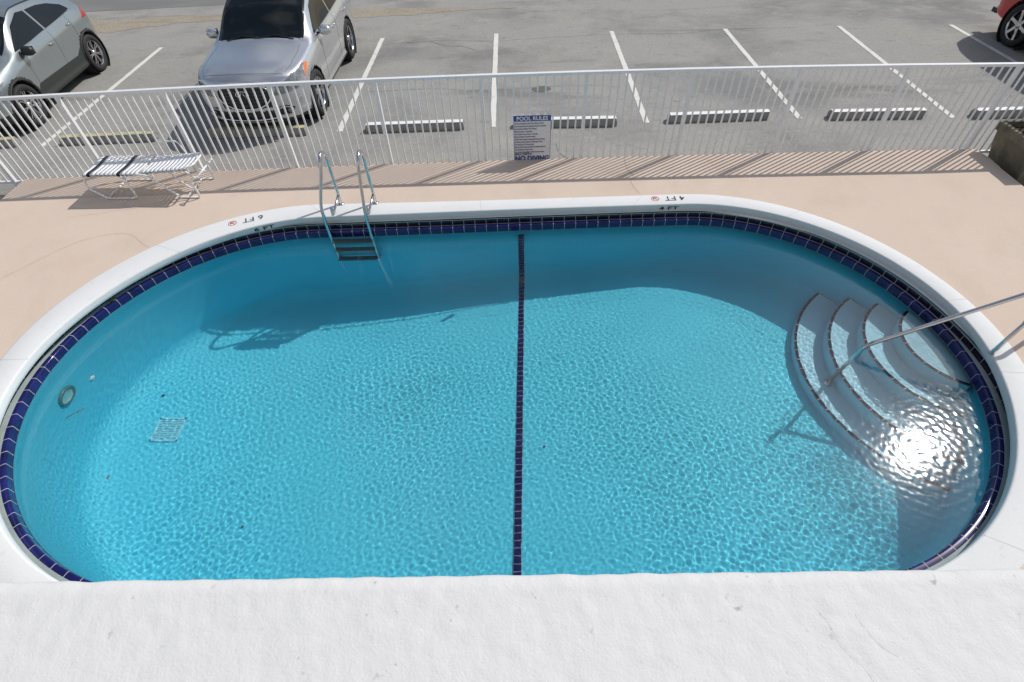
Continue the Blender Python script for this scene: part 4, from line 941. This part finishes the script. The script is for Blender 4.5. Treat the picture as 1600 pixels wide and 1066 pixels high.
masks2 = [('grille', lambda X, Y, Z, U, V: (U < .0) & (X < .45-.25*np.clip(.62-Z, 0, 1)) & (Z > .52) & (Z < .925), M_black, .002, False),
          ('lower_intake', lambda X, Y, Z, U, V: (U < .03) & (X < .52) & (Z > .295) & (Z < .47), M_black, .002, False),
          ('fog_recess', lambda X, Y, Z, U, V: (U < .10) & (((X-.60)/.13)**2+((Z-.44)/.075)**2 < 1), M_black, .002, True),
          ('headlight', lambda X, Y, Z, U, V: inpoly(Y, Z, [(.02, .70), (.28, .74), (.80, .97), (.66, .99), (.30, .955), (.06, .86)]) & (X > .47) & (V > 3) & (V < 6.2) & ~((X > .90) & (Y > .58)), M_lens, .002, True),
          ('turn_lamp', lambda X, Y, Z, U, V: inpoly(Y, Z, [(.50, .80), (.84, .96), (.70, .985)]) & (X > .88) & (V > 3) & (V < 6.2), M_amber, .002, True),
          ('lower_bumper', lambda X, Y, Z, U, V: (Z < .30) & (V < 2.2) & (V > .9) & (U < .6), M_trim, 0, False),
          ('tail_light', lambda X, Y, Z, U, V: inpoly(Y, Z, [(4.55, .98), (5.1, .96), (5.1, 1.14), (4.7, 1.16)]) & (X > .5) & (V > 3.2), M_tail, .002, True)]
gl2 = [[(1.72, 1.13), (2.93, 1.15), (2.90, 1.575), (2.50, 1.57), (2.15, 1.46)], [(3.0, 1.15), (3.90, 1.17), (3.88, 1.575), (2.97, 1.58)], [(3.97, 1.20), (4.42, 1.23), (4.50, 1.36), (4.30, 1.52), (3.95, 1.565)]]
build_car('silver_suv', 'silver SUV parked nose to the fence with open-oval chrome emblem on black grille', 'suv', (-4.52, 9.06), R(.2), st2, P_silver, .385, .975, (.94, 3.80), gl2, (1.36, 2.20, 4.62, 4.86),
          dict(masks=masks2, extra=ex2, lip=0, wsv=.30), dict(spokes=5, m_rim=M_alloyd, twin=True, wide=.026))

# --- grey-green crossover
st1 = [(0.0, [(0, .30), (.48, .30), (.64, .38), (.72, .54), (.70, .68), (.62, .78), (.52, .83), (.42, .86), (.2, .88), (0, .885)]),
       (.10, [(0, .24), (.62, .24), (.78, .36), (.84, .56), (.82, .73), (.74, .84), (.62, .89), (.5, .92), (.25, .945), (0, .95)]),
       (.42, [(0, .22), (.78, .22), (.90, .36), (.92, .60), (.90, .79), (.82, .91), (.72, .96), (.56, 1.0), (.28, 1.025), (0, 1.03)]),
       (.85, [(0, .22), (.84, .22), (.92, .36), (.935, .62), (.915, .83), (.84, .96), (.74, 1.01), (.56, 1.045), (.28, 1.07), (0, 1.08)]),
       (1.15, [(0, .22), (.84, .22), (.905, .38), (.92, .64), (.915, .86), (.85, 1.01), (.75, 1.06), (.6, 1.095), (.3, 1.12), (0, 1.13)]),
       (1.35, [(0, .22), (.84, .22), (.90, .38), (.915, .65), (.915, .88), (.85, 1.05), (.745, 1.14), (.64, 1.18), (.32, 1.21), (0, 1.22)]),
       (1.85, [(0, .22), (.84, .22), (.895, .38), (.91, .66), (.915, .91), (.85, 1.09), (.70, 1.42), (.60, 1.48), (.32, 1.52), (0, 1.53)]),
       (2.30, [(0, .22), (.84, .22), (.895, .38), (.91, .67), (.915, .93), (.85, 1.12), (.66, 1.53), (.57, 1.59), (.31, 1.63), (0, 1.64)]),
       (2.95, [(0, .22), (.84, .22), (.90, .38), (.915, .68), (.92, .96), (.85, 1.15), (.66, 1.50), (.56, 1.575), (.31, 1.62), (0, 1.63)]),
       (3.55, [(0, .24), (.84, .24), (.915, .40), (.935, .70), (.92, .99), (.84, 1.18), (.66, 1.42), (.55, 1.50), (.30, 1.55), (0, 1.56)]),
       (3.98, [(0, .30), (.80, .30), (.88, .44), (.90, .70), (.89, 1.0), (.81, 1.17), (.66, 1.30), (.54, 1.38), (.29, 1.42), (0, 1.43)]),
       (4.22, [(0, .36), (.70, .36), (.80, .48), (.84, .72), (.82, .96), (.75, 1.08), (.62, 1.15), (.5, 1.19), (.26, 1.21), (0, 1.22)]),
       (4.34, [(0, .42), (.56, .42), (.68, .52), (.74, .70), (.70, .88), (.60, .97), (.5, 1.02), (.4, 1.05), (.2, 1.06), (0, 1.07)])]
P_green = paint('grey-green paint', (.35, .39, .40), .28, .7)
def ex1(t, B, ribbon):
    for sd in (-1, 1): mirror_part(t, sd*.88, 1.52, 1.06, sd, M_black, .95)
    handles(t, B, [(2.35, 4.05), (3.22, 4.2)], M_chrome)
    for u in (1.45, 2.52, 3.30): ribbon([(u+(.0), v) for v in np.linspace(1.9, 4.9, 22)], .0035, 'door_seam', M_seam, off=-.001)
    ribbon([(u, 6.35) for u in np.linspace(1.9, 3.8, 30)], .010, 'roof_rail', M_black, off=.008)
    ribbon([(u, 4.95) for u in np.linspace(1.45, 3.70, 30)], .006, 'belt_trim', M_chrome, off=.002)
    ribbon([(u, 6.1+.25*(u-.2)) for u in np.linspace(.16, 1.05, 20)], .003, 'hood_seam', M_seam, off=-.001)
masks1 = [('grille', lambda X, Y, Z, U, V: (U < .0) & (X < .42) & (Z > .50) & (Z < .80), M_black, .002, False),
          ('headlight', lambda X, Y, Z, U, V: inpoly(Y, Z, [(.02, .66), (.30, .70), (.66, .86), (.30, .86), (.06, .80)]) & (X > .47) & (V > 3) & (V < 6.2), M_lens, .002, True),
          ('cladding', lambda X, Y, Z, U, V: ((Z < .40) & (V > .9) & (V < 3)) | ((V < 4) & (V > .9) & (np.minimum(np.hypot(Y-.86, Z-.35), np.hypot(Y-3.55, Z-.35)) < .47) & (X > .6)), M_trim, .004, True),
          ('tail_light', lambda X, Y, Z, U, V: inpoly(Y, Z, [(3.78, .98), (4.4, .95), (4.4, 1.08), (3.95, 1.12)]) & (X > .45) & (V > 3.4), M_tail, .003, True)]
gl1 = [[(1.42, 1.08), (2.50, 1.13), (2.46, 1.475), (2.25, 1.50), (1.86, 1.385)], [(2.56, 1.13), (3.32, 1.165), (3.62, 1.20), (3.52, 1.30), (3.2, 1.405), (2.9, 1.455), (2.53, 1.475)]]
build_car('crossover', 'grey-green crossover with dark wheel cladding and a black mirror, cut by the left edge', 'crossover', (-9.80, 8.96), R(4.5), st1, P_green, .355, .925, (.86, 3.55), gl1, (1.19, 1.97, 3.7, 4.1),
          dict(snapped=[('sill_cladding', [(1.16, .30), (1.42, .53), (2.95, .505), (3.16, .62), (3.24, .30)], M_trim, 3.6)], masks=masks1, extra=ex1, lip=.016, wsv=.25, sweep=.26, swl=1.0), dict(spokes=7, m_rim=M_alloy, twin=True, wide=.018))

# --- red off-roader, mostly outside the frame
st3 = [(s_, [(x*(.99 if s_ not in (0.0, 5.0) else 1), z+(.10 if z < .5 else .12)) for x, z in pts]) for s_, pts in st2]
P_red = paint('red paint', (.50, .018, .015), .25, .1)
def ex3(t, B, ribbon):
    for sd in (-1, 1): mirror_part(t, sd*.93, 1.88, 1.28, sd, M_black)
    handles(t, B, [(2.75, 4.0), (3.78, 4.05)], M_black)
    for u in (1.75, 2.98, 3.92): ribbon([(u, v) for v in np.linspace(1.6, 4.9, 22)], .0035, 'door_seam', M_seam, off=-.001)
    for sd in (-1, 1): MB().box((sd*.72, B.L-.10, .40), (.16, .16, .09)).build('bumper_step', M_trim, t)
masks3 = [('grille', lambda X, Y, Z, U, V: (U < 0) & (X < .45) & (Z > .66) & (Z < .98), M_black, .002, False),
          ('headlight', lambda X, Y, Z, U, V: inpoly(Y, Z, [(.02, .82), (.28, .86), (.60, 1.05), (.06, .98)]) & (X > .47) & (V > 3) & (V < 6.2), M_lens, .002, True),
          ('tail_light', lambda X, Y, Z, U, V: inpoly(Y, Z, [(4.6, 1.02), (5.1, 1.0), (5.1, 1.3), (4.75, 1.32)]) & (X > .6) & (V > 3), M_tail, .002, True)]
gl3 = [[(x, z+.12) for x, z in p] for p in gl2]
build_car('red_truck', 'bright red vehicle at the upper right corner, mostly cut off, showing one alloy wheel', 'truck', (11.80, 8.42), R(0), st3, P_red, .40, .985, (.96, 3.86), gl3, (1.36, 2.20, 4.62, 4.86),
          dict(masks=masks3, extra=ex3, lip=.0, wsv=.3, archgap=.07), dict(spokes=6, m_rim=M_alloy, twin=False, wide=.055))
